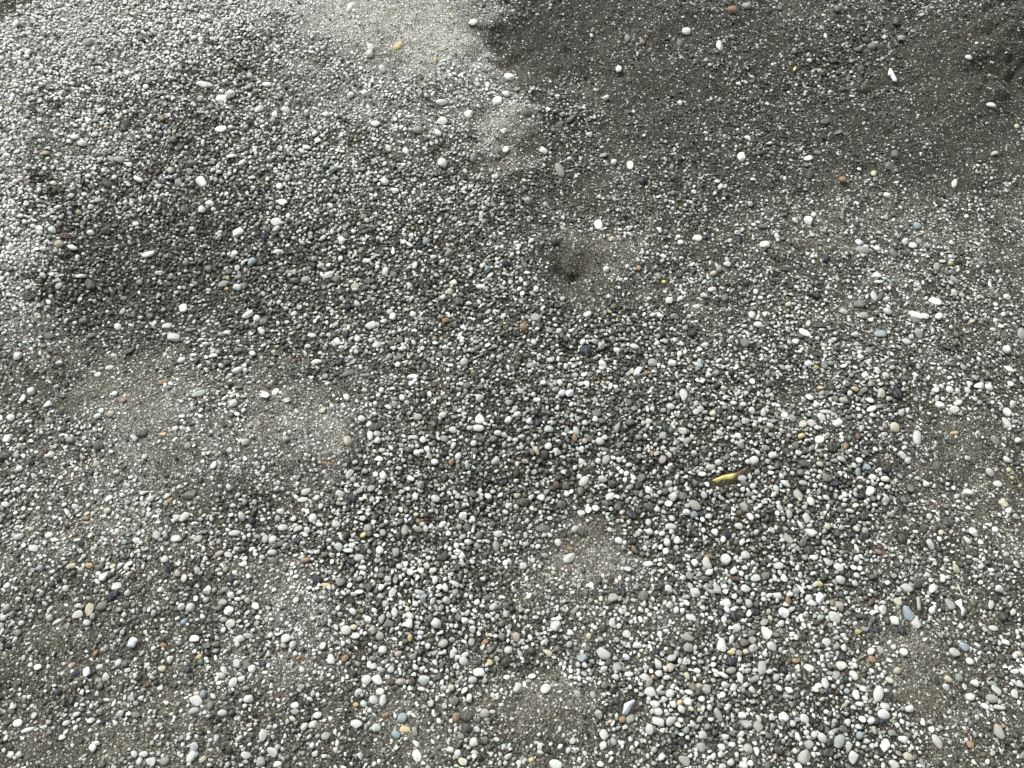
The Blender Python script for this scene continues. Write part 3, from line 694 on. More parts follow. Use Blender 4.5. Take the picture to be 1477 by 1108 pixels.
(966.7,1000.1,13.8,12,10,'p','',"pale-grey plump pebble lying level, one-and-a-half leaf-lengths from the folded shell at two o'clock"),
(993,1013.4,13.8,12,-50,'w','a',"white blocky pebble touching a tan one, two leaf-lengths from the folded shell at three o'clock"),
(285.6,567.8,18.8,8.8,30,'p','',"pale-grey slender pebble leaning rightward, one leaf-length from the orange pebble at four o'clock"),
(1232.3,973.8,15,11,-60,'p','',"pale-grey egg-shaped pebble leaning leftward, one-and-a-half leaf-lengths from the tucked navy pebble at eleven o'clock"),
(909.1,237.5,16.3,10,95,'w','',"small white long-oval pebble lying end-on, two leaf-lengths from the chalky pebble at one o'clock"),
(715.7,787,16.3,10,100,'l','',"small light-grey long-oval pebble lying end-on, one-and-a-half leaf-lengths from the broad flat stone at eight o'clock"),
(344.4,921.2,16.3,10,20,'p','',"small pale-grey long-oval pebble lying level, three leaf-lengths from the flat yellow stone at eight o'clock"),
(569.1,882.4,15.5,10.5,100,'p','',"small pale-grey egg-shaped pebble lying end-on, two leaf-lengths from the flat yellow stone at four o'clock"),
(530.3,760.7,13,12.5,0,'l','',"small light-grey round pebble, two leaf-lengths from the flat yellow stone at one o'clock"),
(274.3,876.1,13,12.5,0,'p','',"small pale-grey round pebble, two leaf-lengths from the bluish shell at two o'clock"),
(542.8,1050.2,13,12.5,-30,'p','',"small pale-grey round pebble, one leaf-length from the bright yellow pebble at nine o'clock"),
(551.6,937.5,13,12.5,0,'p','',"small pale-grey round pebble, two leaf-lengths from the bright yellow pebble at eleven o'clock"),
(1014.3,1060.2,13,12.5,0,'p','',"small pale-grey round pebble, two leaf-lengths from the folded shell at four o'clock"),
(1289.9,894.9,13,12.5,0,'w','',"small white round pebble, half a leaf-length from the blue-green stone at eight o'clock"),
(874.5,663,14.5,11,45,'l','',"small light-grey egg-shaped pebble leaning rightward, three leaf-lengths from the broad flat stone at one o'clock"),
(1103.2,352.2,15,10.5,0,'w','',"small white egg-shaped pebble lying level, one-and-a-half leaf-lengths from the brilliant round pebble at eight o'clock"),
(1376.3,403.5,15,10.5,110,'l','',"small light-grey egg-shaped pebble lying end-on, four leaf-lengths from the round navy pebble at three o'clock"),
(397.6,565.3,15,10.5,90,'p','',"small pale-grey egg-shaped pebble lying end-on, three leaf-lengths from the brown twig at eleven o'clock"),
(1123.3,815.8,15,10.5,0,'p','',"small pale-grey egg-shaped pebble lying level, three leaf-lengths from the yellow leaf at five o'clock"),
(996.8,890.6,15,10.5,0,'p','',"small pale-grey egg-shaped pebble lying level, three leaf-lengths from the folded shell at one o'clock"),
(869.8,1075.2,15,10.5,80,'p','',"small pale-grey egg-shaped pebble lying end-on, one-and-a-half leaf-lengths from the folded shell at seven o'clock"),
(1277.3,1018.4,15,10.5,-15,'p','',"small pale-grey egg-shaped pebble, half a leaf-length from the tucked navy pebble at one o'clock"),
(1225.2,1076.5,15,10.5,80,'p','',"small pale-grey egg-shaped pebble lying end-on, one leaf-length from the tucked navy pebble at eight o'clock"),
(1291.1,222.9,12.5,12.5,0,'m','',"small grey round pebble, two leaf-lengths from the white shell shard at six o'clock"),
(570.4,797,12.5,12.5,0,'l','',"small light-grey round pebble, two leaf-lengths from the navy bar at seven o'clock"),
(925.4,689.3,12.5,12.5,0,'m','a',"small grey blocky pebble, three leaf-lengths from the yellow leaf at nine o'clock"),
(1452.7,594.1,12.5,12.5,0,'w','',"small white round pebble, three leaf-lengths from the pale finger pebble at two o'clock"),
(936.6,706.8,13,12,0,'w','',"small white round pebble, two leaf-lengths from the yellow leaf at nine o'clock"),
(547.9,917.4,13,12,-30,'l','',"small light-grey round pebble, two leaf-lengths from the flat yellow stone at four o'clock"),
(936.6,985.1,13,12,90,'l','a',"small light-grey blocky pebble, one leaf-length from the folded shell at one o'clock"),
(1061.9,905.6,13,12,0,'p','',"small pale-grey round pebble, four leaf-lengths from the folded shell at two o'clock"),
(1383.8,977.5,13,12,0,'l','',"small light-grey round pebble, two leaf-lengths from the hooked shell at six o'clock"),
(1038.6,65.9,13.8,11.3,80,'w','a',"small white blocky pebble lying end-on, five leaf-lengths from the white shell shard at nine o'clock"),
(1167.1,251.8,13.8,11.3,70,'d','',"small dark-grey plump pebble lying end-on, one-and-a-half leaf-lengths from the brilliant round pebble at twelve o'clock"),
(152.8,333.4,13.8,11.3,20,'d','',"small dark-grey plump pebble lying level, one-and-a-half leaf-lengths from the brown pebble at three o'clock"),
(646.8,364.7,13.8,11.3,10,'l','',"small light-grey plump pebble lying level, four leaf-lengths from the dark hollow at nine o'clock"),
(661.8,433.6,13.8,11.3,0,'d','',"small dark-grey plump pebble lying level, three leaf-lengths from the dark hollow at nine o'clock"),
(1248.5,540,13.8,11.3,70,'w','',"small white plump pebble lying end-on, two leaf-lengths from the pale finger pebble at eleven o'clock"),
(11.3,631.7,13.8,11.3,70,'w','a',"small white blocky pebble lying end-on, five leaf-lengths from the orange pebble at eight o'clock"),
(285.6,776.9,13.8,11.3,0,'l','',"small light-grey plump pebble lying level, three leaf-lengths from the black pebble at two o'clock"),
(236.7,805.8,13.8,11.3,-60,'p','a',"small pale-grey blocky pebble leaning leftward, two leaf-lengths from the black pebble at two o'clock"),
(860.2,596.6,13.8,11.3,0,'m','',"small grey plump pebble lying level, two leaf-lengths from the slate flake at six o'clock"),
(984.2,714.3,13.8,11.3,0,'m','',"small grey plump pebble lying level, one-and-a-half leaf-lengths from the yellow leaf at eight o'clock"),
(1356.2,584.6,13.8,11.3,-30,'w','',"small white plump pebble leaning leftward, one leaf-length from the pale finger pebble at one o'clock"),
(1163.4,746.9,13.8,11.3,-60,'p','',"small pale-grey plump pebble leaning leftward, two leaf-lengths from the brightest egg-shaped pebble at eight o'clock"),
(1158.4,611.6,13.8,11.3,60,'t','',"small tan plump pebble leaning rightward, three leaf-lengths from the yellow leaf at two o'clock"),
(1447.7,726.8,13.8,11.3,0,'t','',"small tan plump pebble lying level, three leaf-lengths from the pale finger pebble at four o'clock"),
(477.7,950,13.8,11.3,90,'w','a',"small white blocky pebble lying end-on, two leaf-lengths from the flat yellow stone at six o'clock"),
(655.6,1011.4,13.8,11.3,60,'m','',"small grey plump pebble leaning rightward, one-and-a-half leaf-lengths from the bright yellow pebble at two o'clock"),
(966.7,962.5,13.8,11.3,50,'t','',"small tan plump pebble leaning rightward, one-and-a-half leaf-lengths from the folded shell at two o'clock"),
(1089.4,833.5,13.8,11.3,20,'p','',"small pale-grey plump pebble lying level, three leaf-lengths from the yellow leaf at five o'clock"),
(1152.1,1062.7,13.8,11.3,90,'w','a',"small white blocky pebble lying end-on, three leaf-lengths from the tucked navy pebble at nine o'clock"),
(1208.5,609.6,15.5,10,20,'w','',"small white long-oval pebble lying level, two leaf-lengths from the brightest egg-shaped pebble at eleven o'clock"),
(1437.7,995.1,15.5,10,-35,'p','',"small pale-grey long-oval pebble leaning leftward, three leaf-lengths from the hooked shell at five o'clock"),
(321.9,409.8,16.3,9.5,10,'l','',"small light-grey long-oval pebble lying level, three leaf-lengths from the orange pebble at one o'clock"),
(1006,343.4,16.3,9.5,10,'w','',"small white long-oval pebble lying level, three leaf-lengths from the chalky pebble at three o'clock"),
(919.9,535,16.3,9.5,60,'p','',"small pale-grey long-oval pebble leaning rightward, one-and-a-half leaf-lengths from the slate flake at four o'clock"),
(338.2,768.2,17.5,8.8,15,'p','',"small pale-grey slender pebble lying level, three leaf-lengths from the flat yellow stone at ten o'clock"),
(280.6,921.2,14.5,10.5,-20,'w','a',"small white angular pebble lying level, two leaf-lengths from the bluish shell at three o'clock"),
(172.8,230.5,15,10,20,'l','',"small light-grey egg-shaped pebble lying level, one leaf-length from the far navy pebble at six o'clock"),
(71.4,484.9,15,10,0,'m','',"small grey egg-shaped pebble lying level, three leaf-lengths from the brown pebble at six o'clock"),
(441.4,402.3,15,10,10,'l','',"small light-grey egg-shaped pebble lying level, five leaf-lengths from the orange pebble at two o'clock"),
(1288.6,364.7,15,10,-60,'m','',"small grey egg-shaped pebble leaning leftward, two leaf-lengths from the round navy pebble at three o'clock"),
(956.7,627.9,12.5,12,0,'l','',"small light-grey round pebble, two leaf-lengths from the yellow leaf at ten o'clock"),
(935.4,813.3,15,10,-15,'p','a',"small pale-grey wedge-shaped pebble lying level, three leaf-lengths from the broad flat stone at four o'clock"),
(570.4,1059,15,10,-40,'u','',"small pale-blue egg-shaped pebble, half a leaf-length from the bright yellow pebble at eight o'clock"),
(673.1,1050.2,12.5,12,0,'d','',"small dark-grey round pebble, one-and-a-half leaf-lengths from the white block at two o'clock"),
(733.2,937.5,12.5,12,0,'p','',"small pale-grey round pebble, four leaf-lengths from the broad flat stone at seven o'clock"),
(904.1,914.9,12.5,12,-60,'p','',"small pale-grey round pebble, two leaf-lengths from the folded shell at twelve o'clock"),
(950.4,1025.9,12.5,12,0,'p','',"small pale-grey round pebble, one leaf-length from the folded shell at three o'clock"),
(1040.6,1077.7,12.5,12,40,'p','',"small pale-grey round pebble, three leaf-lengths from the folded shell at four o'clock"),
(930.4,976.3,15,10,-20,'p','',"small pale-grey egg-shaped pebble lying level, one leaf-length from the folded shell at one o'clock"),
(1089.4,882.4,15,10,0,'b','',"small navy egg-shaped pebble lying level, four leaf-lengths from the yellow leaf at six o'clock"),
(1470.2,942.5,15,10,-20,'t','',"small tan egg-shaped pebble lying level, two leaf-lengths from the hooked shell at four o'clock"),
(1273.6,879.8,13,11.5,90,'p','',"small pale-grey plump pebble, half a leaf-length from the blue-green stone at nine o'clock"),
(1025.1,673,15.5,9.5,15,'p','',"small pale-grey long-oval pebble lying level, half a leaf-length from the yellow leaf at ten o'clock"),
(1342.5,784.5,15.5,9.5,-60,'p','',"small pale-grey long-oval pebble leaning leftward, two leaf-lengths from the hooked shell at eleven o'clock")]
SMALL = [(lambda q: tuple(float(k) for k in q[:5]) + (q[5], q[6]))(w.split(',')) for w in '''
1054.4,967.5,15.5,9.5,20,l, 489,790.7,13,11.3,-50,p, 666.8,802,13,11.3,90,w, 668.1,744.9,13,11.3,10,w, 865.3,636.7,13,11.3,0,p, 1403.8,768.2,13,11.3,-20,w,
1278.6,678,13,11.3,0,b, 1079.4,871.1,13,11.3,80,p, 666.8,1098.5,14.5,10,-10,t, 336.9,584.1,13.8,10.5,50,p, 602.5,602.1,13.8,10.5,-10,l, 691.9,575.3,13.8,10.5,35,p,
1427.6,681.8,13.8,10.5,-40,p, 320.6,1028.9,13.8,10.5,0,p, 134,1079,13.8,10.5,-60,w, 745,919.9,13.8,10.5,100,k, 1234.3,1002.6,13.8,10.5,90,w,
1302.4,1066.5,13.8,10.5,-20,w,a 1344.5,849.8,13.8,10.5,50,w,a 537.3,909.9,12,12,0,l, 278.1,236.7,16.3,8.8,10,m, 915.4,499.9,16.3,8.8,-20,p, 1130.8,387.2,16.3,8.8,-15,d,
890.3,616.6,16.3,8.8,80,l, 655.6,841.5,16.3,8.8,-15,p, 475.2,396.7,15,9.5,0,p, 1015.6,426.5,15,9.5,-55,p, 534.1,628.6,15,9.5,100,p, 577.9,983.8,15,9.5,0,l,
334.4,137.8,12.5,11.3,0,w, 675.6,164.1,12.5,11.3,-20,w,a 1282.4,240.5,12.5,11.3,0,m,a 85.2,352.2,12.5,11.3,0,t, 364.5,379.7,12.5,11.3,80,u, 485.2,403.5,12.5,11.3,0,m,
669.3,522.5,12.5,11.3,0,p, 555.4,393.5,12.5,11.3,50,p, 381.3,466.1,12.5,11.3,0,m, 1084.4,454.9,12.5,11.3,40,p, 1100.7,477.4,12.5,11.3,80,d, 1065.7,345.9,12.5,11.3,-60,b,
1279.8,450.3,12.5,11.3,-60,p,a 673.1,761.9,12.5,11.3,0,m, 1001.8,812,12.5,11.3,70,w, 970.5,716.8,12.5,11.3,50,p, 1248.5,766.9,12.5,11.3,-40,l, 354.5,960,12.5,11.3,70,m,
530.3,893.6,12.5,11.3,-70,w, 644.3,867.3,12.5,11.3,0,p, 864,1030.1,12.5,11.3,-30,l,a 1440.2,850.5,12.5,11.3,0,p, 1406.3,986.3,12.5,11.3,0,p, 40.1,1052.7,18.8,7.5,25,w,
1429.6,872.3,15.5,9,55,p, 638,176.6,13.8,10,30,w, 25.1,513.7,13.8,10,0,p, 847.7,453.6,13.8,10,20,p, 969.2,525,13.8,10,10,w, 1100.7,327.1,13.8,10,0,m,
506.5,810.8,13.8,10,0,b,a 1302.4,656.7,13.8,10,120,p, 1332.5,763.2,13.8,10,90,d, 1395.1,779.5,13.8,10,90,p, 594.2,983.8,13.8,10,70,r, 1070.7,690.5,14.5,9.5,0,p,
1307.4,493.7,13,10.5,0,p, 422.6,931.2,13,10.5,80,p, 457.7,1031.4,13,10.5,25,p, 1258.6,951.2,13,10.5,-40,o, 279.3,1025.1,15.5,8.8,20,p, 552.9,686.8,12,11.3,-20,w,a
780.1,718.8,12,11.3,0,w,a 936.6,769.4,12,11.3,0,p, 837.7,740.6,12,11.3,-30,p, 955.4,664.2,12,11.3,80,k, 299.3,851,12,11.3,90,w,a 856.5,1002.6,12,11.3,0,l,
803.9,935,12,11.3,0,m, 1294.9,868.6,12,11.3,0,t, 1303.6,940.7,12,11.3,0,w, 601.7,187.9,15,8.8,0,l, 106.5,359.7,15,8.8,10,w, 1455.2,532.5,15,8.8,-45,w,
1178.4,427.3,15,8.8,-5,b, 1074.4,698.8,15,8.8,-10,m, 1382.6,580.3,15,8.8,15,p, 1257.3,590.3,15,8.8,-5,w, 1204.7,698,15,8.8,-5,b, 110.2,971.3,15,8.8,10,b,
598,1056.5,15,8.8,110,l, 1432.7,906.2,15,8.8,-15,p, 638,149,18.8,7,0,w, 214.2,367.2,18.8,7,15,w, 1406.3,545,12.5,10.5,80,l, 535.3,704.3,12.5,10.5,60,l,
961.7,783.2,12.5,10.5,-60,p, 1048.1,770.7,12.5,10.5,90,b, 1460.2,584.1,12.5,10.5,90,p, 292.6,1001.8,12.5,10.5,90,u, 265.5,834.8,12.5,10.5,-60,p,
27.6,1087.8,12.5,10.5,0,p, 766.3,938.7,12.5,10.5,0,d, 1217.2,934.2,12.5,10.5,80,p, 1400.1,1074,12.5,10.5,0,o, 1398.8,953.7,12.5,10.5,0,w,a 1368.8,978.8,12.5,10.5,-20,t,
441.4,709.3,13.8,9.5,25,p, 984.2,622.9,13.8,9.5,0,p, 512.8,917.4,13.8,9.5,-10,p, 1133.3,698,16.3,8,-35,w, 358.2,917.4,16.3,8,0,p, 661.1,659.2,13,10,70,p,
23.8,35.1,11.3,11.3,0,w, 730.7,135.3,11.3,11.3,-50,w, 555.4,264.3,11.3,11.3,0,w, 1248.5,58.9,11.3,11.3,0,d, 1292.4,32.6,11.3,11.3,0,d, 820.2,391,11.3,11.3,0,d,
1316.2,354.2,11.3,11.3,0,p, 1451.4,506.2,11.3,11.3,0,w, 45.1,565.3,11.3,11.3,0,w,a 225.5,771.9,11.3,11.3,0,p, 1154.6,681.8,11.3,11.3,0,m, 1205.9,768.9,11.3,11.3,0,d,
363.2,965,11.3,11.3,0,w, 180.4,957.5,11.3,11.3,0,m, 438.9,1048.9,11.3,11.3,0,p, 1085.7,923.7,11.3,11.3,0,l, 1276.1,691.8,14.5,8.8,0,w, 352,813.3,12,10.5,-20,w,
964.2,727.3,12,10.5,10,w, 1065.7,759.4,12,10.5,-50,p, 1192.2,594.1,20,6.3,-10,p, 1426.4,558.5,12,10.5,0,w, 547.9,997.6,12,10.5,-30,w, 723.2,919.9,12,10.5,0,m,
1343.7,881.1,12,10.5,80,w, 1263.6,908.7,12,10.5,0,b, 260.5,215.4,12.5,10,0,d, 373.8,159.1,12.5,10,0,w, 990.5,46.3,12.5,10,30,w, 1055.6,16.3,12.5,10,20,o,
760,162.8,12.5,10,30,m, 1257.3,67.6,12.5,10,25,m, 1241,100.2,12.5,10,0,d, 261.8,518.7,12.5,10,65,p, 300.6,389.7,12.5,10,10,m, 425.1,406,12.5,10,0,m,
729.5,381,12.5,10,0,b, 504,443.6,12.5,10,0,b, 1093.7,468.6,12.5,10,25,w, 1045.6,429.8,12.5,10,80,m, 869,525.5,12.5,10,-10,w, 800.1,348.4,12.5,10,0,d,
1239.8,349.6,12.5,10,0,w, 1351.2,384.7,12.5,10,70,l, 56.4,819,12.5,10,0,u, 405.1,736.9,12.5,10,0,p, 485.2,756.9,12.5,10,0,p, 990.5,739.4,12.5,10,-20,w,a
830.2,763.2,12.5,10,20,p, 1438.9,698,12.5,10,0,p,a 270.5,965,12.5,10,0,b, 425.1,1017.6,12.5,10,0,w, 680.6,926.2,12.5,10,70,l, 1085.7,995.1,12.5,10,-20,p,
1421.4,1018.9,12.5,10,-60,w, 710.7,633.7,13,9.5,0,m, 681.9,981.3,13,9.5,0,p, 1442.7,1020.1,17.5,7,-10,p, 595.5,542.5,16.3,7.5,10,w, 127.8,62.6,13.8,8.8,10,l,
681.9,33.8,13.8,8.8,5,w, 412.6,160.3,13.8,8.8,0,w, 892.8,98.9,13.8,8.8,70,w, 1075.7,10,13.8,8.8,-10,l, 407.6,292,13.8,8.8,-20,w, 544.1,498.7,13.8,8.8,0,p,
1217.2,449.8,13.8,8.8,-10,t, 102.7,817,13.8,8.8,30,t, 27.6,774.4,13.8,8.8,40,p, 316.9,798.2,13.8,8.8,25,k, 1064.4,612.9,13.8,8.8,20,l, 1254.8,578.5,13.8,8.8,0,w,
1241,715.6,13.8,8.8,0,b, 291.8,1095.3,13.8,8.8,55,t, 265.5,896.1,13.8,8.8,50,u, 1044.4,893.6,13.8,8.8,80,p, 1170.9,869.8,13.8,8.8,-20,p, 73.1,656.7,12,10,30,p,
1303.6,720.6,12,10,90,m, 605.5,854.8,15,8,0,p, 1055.1,923.7,15,8,75,p, 866.5,1101,12,10,0,w, 1043.1,974.3,17,7,-25,w, 783.8,217.4,12.5,9.5,-20,w,
1026.8,417.8,12.5,9.5,30,p, 1333.7,456.1,12.5,9.5,-40,p, 354.5,637.9,12.5,9.5,0,p, 653.1,620.4,12.5,9.5,0,p, 892.8,779.5,12.5,9.5,-10,w, 1138.3,741.9,12.5,9.5,80,p,
348.2,978.8,12.5,9.5,0,p, 562.9,983.8,12.5,9.5,10,r, 400.1,1102.8,12.5,9.5,10,w, 1223.5,112.7,11.3,10.5,80,d, 343.2,416,11.3,10.5,-40,w, 254.3,745.6,11.3,10.5,30,p,
638.5,599.1,11.3,10.5,-20,p, 400.1,748.1,11.3,10.5,0,k, 428.9,779.5,11.3,10.5,0,b,a 813.9,680.5,11.3,10.5,-50,p, 964.2,698.8,11.3,10.5,0,p, 755,817,11.3,10.5,0,p,
859,733.1,11.3,10.5,-30,w, 1169.6,611.6,11.3,10.5,0,p, 333.2,859.1,11.3,10.5,0,w,a 245.5,951.2,11.3,10.5,-60,p, 15,1089,11.3,10.5,0,p, 539.1,961.3,11.3,10.5,0,p,
574.2,942.5,11.3,10.5,50,k, 610.5,861.1,11.3,10.5,70,u, 453.9,1086.5,11.3,10.5,60,p, 1045.6,1062.7,11.3,10.5,30,p, 1058.1,992.6,11.3,10.5,0,p, 950.4,971.3,11.3,10.5,0,p,
897.8,854,11.3,10.5,90,b, 1165.9,863.6,11.3,10.5,0,p, 1365,991.3,11.3,10.5,0,p, 1239.8,1061.5,11.3,10.5,60,u, 1411.4,557,13,8.8,0,w, 1247.3,746.4,13,8.8,20,b,
206.7,1087.8,13,8.8,10,p, 425.1,1026.4,13,8.8,-10,l, 456.4,522.5,16.3,7,0,w, 1452.7,663,12,9.5,-50,w,a 319.4,975,12,9.5,0,p, 233,963.8,12,9.5,0,t,
1070.7,1032.7,12,9.5,-10,w,a 349.4,235,11.3,10,0,w, 534.1,78.9,11.3,10,20,w, 683.1,229.2,11.3,10,90,l, 729.5,215.4,11.3,10,0,w, 1179.6,220.4,11.3,10,0,m,
489,523.7,11.3,10,0,b, 613,530,11.3,10,60,m, 883.3,345.1,11.3,10,0,t, 1148.3,317.1,11.3,10,-40,p, 1322.4,326.6,11.3,10,-30,u, 1318.7,463.6,11.3,10,-50,m,
270.5,642.9,11.3,10,0,l, 15.5,602.8,11.3,10,0,w, 733.2,606.6,11.3,10,0,w, 693.1,557.8,11.3,10,0,m, 1370,561.5,11.3,10,0,w, 1192.2,760.7,11.3,10,0,t,
181.6,872.3,11.3,10,0,m, 509,882.4,11.3,10,0,w,a 670.6,945,11.3,10,0,w, 497.8,950,11.3,10,80,o, 1131.5,966.3,11.3,10,0,b, 1137.1,866.1,11.3,10,80,o,
1243.5,1038.9,11.3,10,0,w, 119,208.4,15,7.5,0,w, 161.6,236.7,15,7.5,15,m, 200.4,259.3,15,7.5,-20,w, 541.6,179.1,15,7.5,0,w, 495.3,174.1,15,7.5,-10,b,
822.7,172.8,15,7.5,25,m, 401.3,362.2,15,7.5,30,w, 1271.1,426.5,15,7.5,60,m, 137.8,1071.5,15,7.5,-20,p, 441.4,809,13.8,8,5,o, 965.5,432.8,10.5,10.5,0,w,
1376.3,422.3,10.5,10.5,0,p, 499.8,574,10.5,10.5,0,w, 802.6,699.8,10.5,10.5,0,r, 1084.4,592.8,10.5,10.5,0,p, 1030.6,769.4,10.5,10.5,0,w, 976.7,779.5,10.5,10.5,0,w,a
805.1,782,10.5,10.5,0,w, 1132.1,599.8,10.5,10.5,-40,w, 1249.8,673,10.5,10.5,0,u, 650.6,992.6,10.5,10.5,0,t, 964.2,849,10.5,10.5,0,w, 965.5,873.1,10.5,10.5,0,p,
333.2,225.5,12.5,8.8,40,w, 927.9,263,12.5,8.8,0,b, 246.7,401,12.5,8.8,25,m, 157.8,530,12.5,8.8,10,p, 492.7,345.9,12.5,8.8,-10,w, 1016.8,497.4,12.5,8.8,0,p,
765.1,527.5,12.5,8.8,15,l, 624.3,823.3,12.5,8.8,25,p, 1237.3,681.3,12.5,8.8,80,u, 170.3,956.3,12.5,8.8,80,p, 1238.5,911.7,12.5,8.8,10,y, 1283.6,981.3,12.5,8.8,-60,t,
436.4,720.6,15.5,7,10,w, 870.3,224.2,11.3,9.5,50,l, 202.9,408.5,11.3,9.5,-20,l, 308.1,671.2,11.3,9.5,70,w, 68.9,584.1,11.3,9.5,45,w, 414.6,576,11.3,9.5,60,p,
610.5,635.4,11.3,9.5,80,w, 412.6,633.7,11.3,9.5,0,l, 261.8,876.1,11.3,9.5,80,w, 556.6,1031.4,11.3,9.5,0,o, 1045.6,988.8,11.3,9.5,0,p, 887.8,977.5,11.3,9.5,0,p,
832.7,1000.8,11.3,9.5,0,p, 1064.4,628.4,12,8.8,0,w, 970.5,1016.4,12,8.8,-20,w, 117.7,398.5,15,7,30,w, 170.3,471.9,10.5,10,0,w, 308.1,513.7,15,7,-5,w,
1120.8,340.9,10.5,10,0,w, 216.7,719.3,10.5,10,0,p, 207.9,710.6,15,7,0,w, 331.2,703,10.5,10,0,w, 544.8,635.4,10.5,10,0,w, 596.7,631.2,15,7,-20,p, 606.7,824.5,10.5,10,0,w,
849,735.6,10.5,10,90,w, 172.8,1030.1,10.5,10,90,p, 10,876.1,10.5,10,0,l, 656.8,1036.4,10.5,10,0,o, 660.6,1086.5,10.5,10,-50,w, 897.8,1037.7,10.5,10,0,o,a
1009.3,990.1,10.5,10,0,t, 1293.6,967.5,10.5,10,0,t, 600.5,1072,13,8,-35,w, 1208.5,190.9,13.8,7.5,0,m, 1189.7,176.6,13.8,7.5,5,m, 328.2,479.9,13.8,7.5,5,w,
693.1,414.3,13.8,7.5,-5,w, 773.8,650.4,13.8,7.5,120,t, 980.5,62.6,10,10,0,m, 1214.7,260.5,10,10,0,o, 1207.2,14.5,10,10,0,m, 15,358.4,10,10,0,w, 649.3,422.3,10,10,0,t,
371.3,461.1,10,10,0,w, 761.3,290.8,10,10,0,u, 755,472.4,10,10,0,o, 363.2,751.9,10,10,0,b, 532.8,611.6,10,10,0,w, 576.7,818.3,10,10,0,p, 763.3,607.9,10,10,0,w,
912.8,781.5,10,10,0,b, 960.4,795.7,10,10,0,w, 95.2,848.5,10,10,0,p, 1065.7,942.5,10,10,0,l, 1180.9,988.8,12.5,8,10,w, 1148.3,952.5,12.5,8,10,o, 139,668.5,10.5,9.5,0,t,
155.3,736.9,10.5,9.5,0,t, 661.8,760.7,10.5,9.5,0,l, 969.2,748.1,10.5,9.5,90,p, 510.3,904.9,10.5,9.5,0,t, 975.5,943.2,10.5,9.5,90,l, 1244.8,993.3,10.5,9.5,0,p,
66.4,221.7,11.3,8.8,20,y, 147.3,161.6,11.3,8.8,40,w, 246.7,248,11.3,8.8,0,t, 535.3,68.9,11.3,8.8,0,w, 1163.4,238,11.3,8.8,80,m, 283.1,521.2,11.3,8.8,100,b,
120.2,463.6,11.3,8.8,20,m, 643,462.4,11.3,8.8,0,o, 486.5,491.9,11.3,8.8,-30,w, 598,382.2,11.3,8.8,90,p, 567.9,397.2,11.3,8.8,0,m, 159.1,597.8,11.3,8.8,10,t,
195.4,631.7,11.3,8.8,80,p, 245.5,721.8,11.3,8.8,20,o, 694.4,634.2,11.3,8.8,0,m, 457.2,718.1,11.3,8.8,80,p, 651.8,666.7,11.3,8.8,70,o, 465.2,591.6,11.3,8.8,10,t,
1100.7,595.3,11.3,8.8,80,p, 775.1,609.1,11.3,8.8,0,b, 1258.6,598.6,11.3,8.8,0,p, 1267.3,795.7,11.3,8.8,0,o, 192.9,1087.8,11.3,8.8,-10,w, 200.4,1097.8,11.3,8.8,90,w,
1041.9,1003.3,11.3,8.8,60,w, 1013,684.3,13,7.5,0,w, 1239.8,1015.9,13,7.5,0,p, 450.2,484.9,13.8,7,15,w, 517.8,853.5,13.8,7,5,w, 1060.6,835.5,13.8,7,0,r,
1464,968.8,13.8,7,15,w, 1182.2,670.5,12,8,10,t, 1465.2,744.4,12,8,0,p, 624.3,867.3,12,8,70,p, 549.1,965.8,12,8,-10,p, 978,396,10,9.5,0,d, 1306.1,349.6,10,9.5,0,p,
601.7,654.2,10,9.5,0,w, 704.4,716.8,10,9.5,0,w, 838.9,665.5,10,9.5,0,p, 1234.8,763.9,10,9.5,0,p, 144,1026.4,10,9.5,0,l, 71.4,891.1,10,9.5,0,p, 1081.9,1101.5,10,9.5,0,w,
1200.9,870.6,10,9.5,0,o, 385,122,15,6.3,0,w, 81.4,896.6,15,6.3,35,p, 1154.6,849.8,15,6.3,-55,w, 1165.9,228.5,12.5,7.5,20,w, 1376.3,265.5,12.5,7.5,70,w,
303.1,295,12.5,7.5,-10,w, 70.1,436.1,12.5,7.5,100,w, 140.3,540,12.5,7.5,15,w, 529.1,377.7,12.5,7.5,0,w, 525.3,416,12.5,7.5,0,d, 32.6,574,12.5,7.5,100,w,
185.4,813.3,12.5,7.5,10,w, 78.9,778.2,12.5,7.5,10,w, 86.4,595.3,12.5,7.5,0,b, 907.8,704.3,12.5,7.5,0,l, 733.2,1091.5,12.5,7.5,40,p, 787.6,926.2,12.5,7.5,80,u,
179.1,782,10.5,8.8,0,u, 1043.1,778.2,10.5,8.8,90,w, 1396.3,661.7,10.5,8.8,-30,p, 200.4,977.5,10.5,8.8,0,b, 517.8,997.6,10.5,8.8,0,p, 649.3,1081.5,10.5,8.8,0,w,
980.5,1013.9,10.5,8.8,30,y, 1165.4,525,11.3,8,15,w, 507.8,788.2,11.3,8,0,w, 1219.7,644.2,11.3,8,60,o, 210.4,987.6,11.3,8,0,r, 5,891.1,11.3,8,0,p, 980.5,953.7,11.3,8,80,p,
1331.2,1041.4,11.3,8,80,w, 874.5,388.5,9.5,9.5,0,w, 1308.7,665.5,9.5,9.5,0,p, 587.9,878.6,9.5,9.5,0,t, 1123.3,993.3,9.5,9.5,0,w, 1373,349.6,12,7.5,0,p,
718.2,625.4,12,7.5,0,w, 1155.8,629.2,12,7.5,10,y, 506.5,137.8,10,8.8,0,w, 631.8,192.4,10,8.8,0,w, 585.4,218.4,10,8.8,0,w, 453.9,192.9,10,8.8,0,w, 1299.9,58.9,10,8.8,0,l,a
291.8,303.3,10,8.8,0,w, 679.4,474.9,10,8.8,0,u, 1009.3,527.5,10,8.8,0,u, 1036.8,388.5,10,8.8,80,l, 1325.4,347.1,10,8.8,80,u, 1136.6,439.3,10,8.8,50,t,
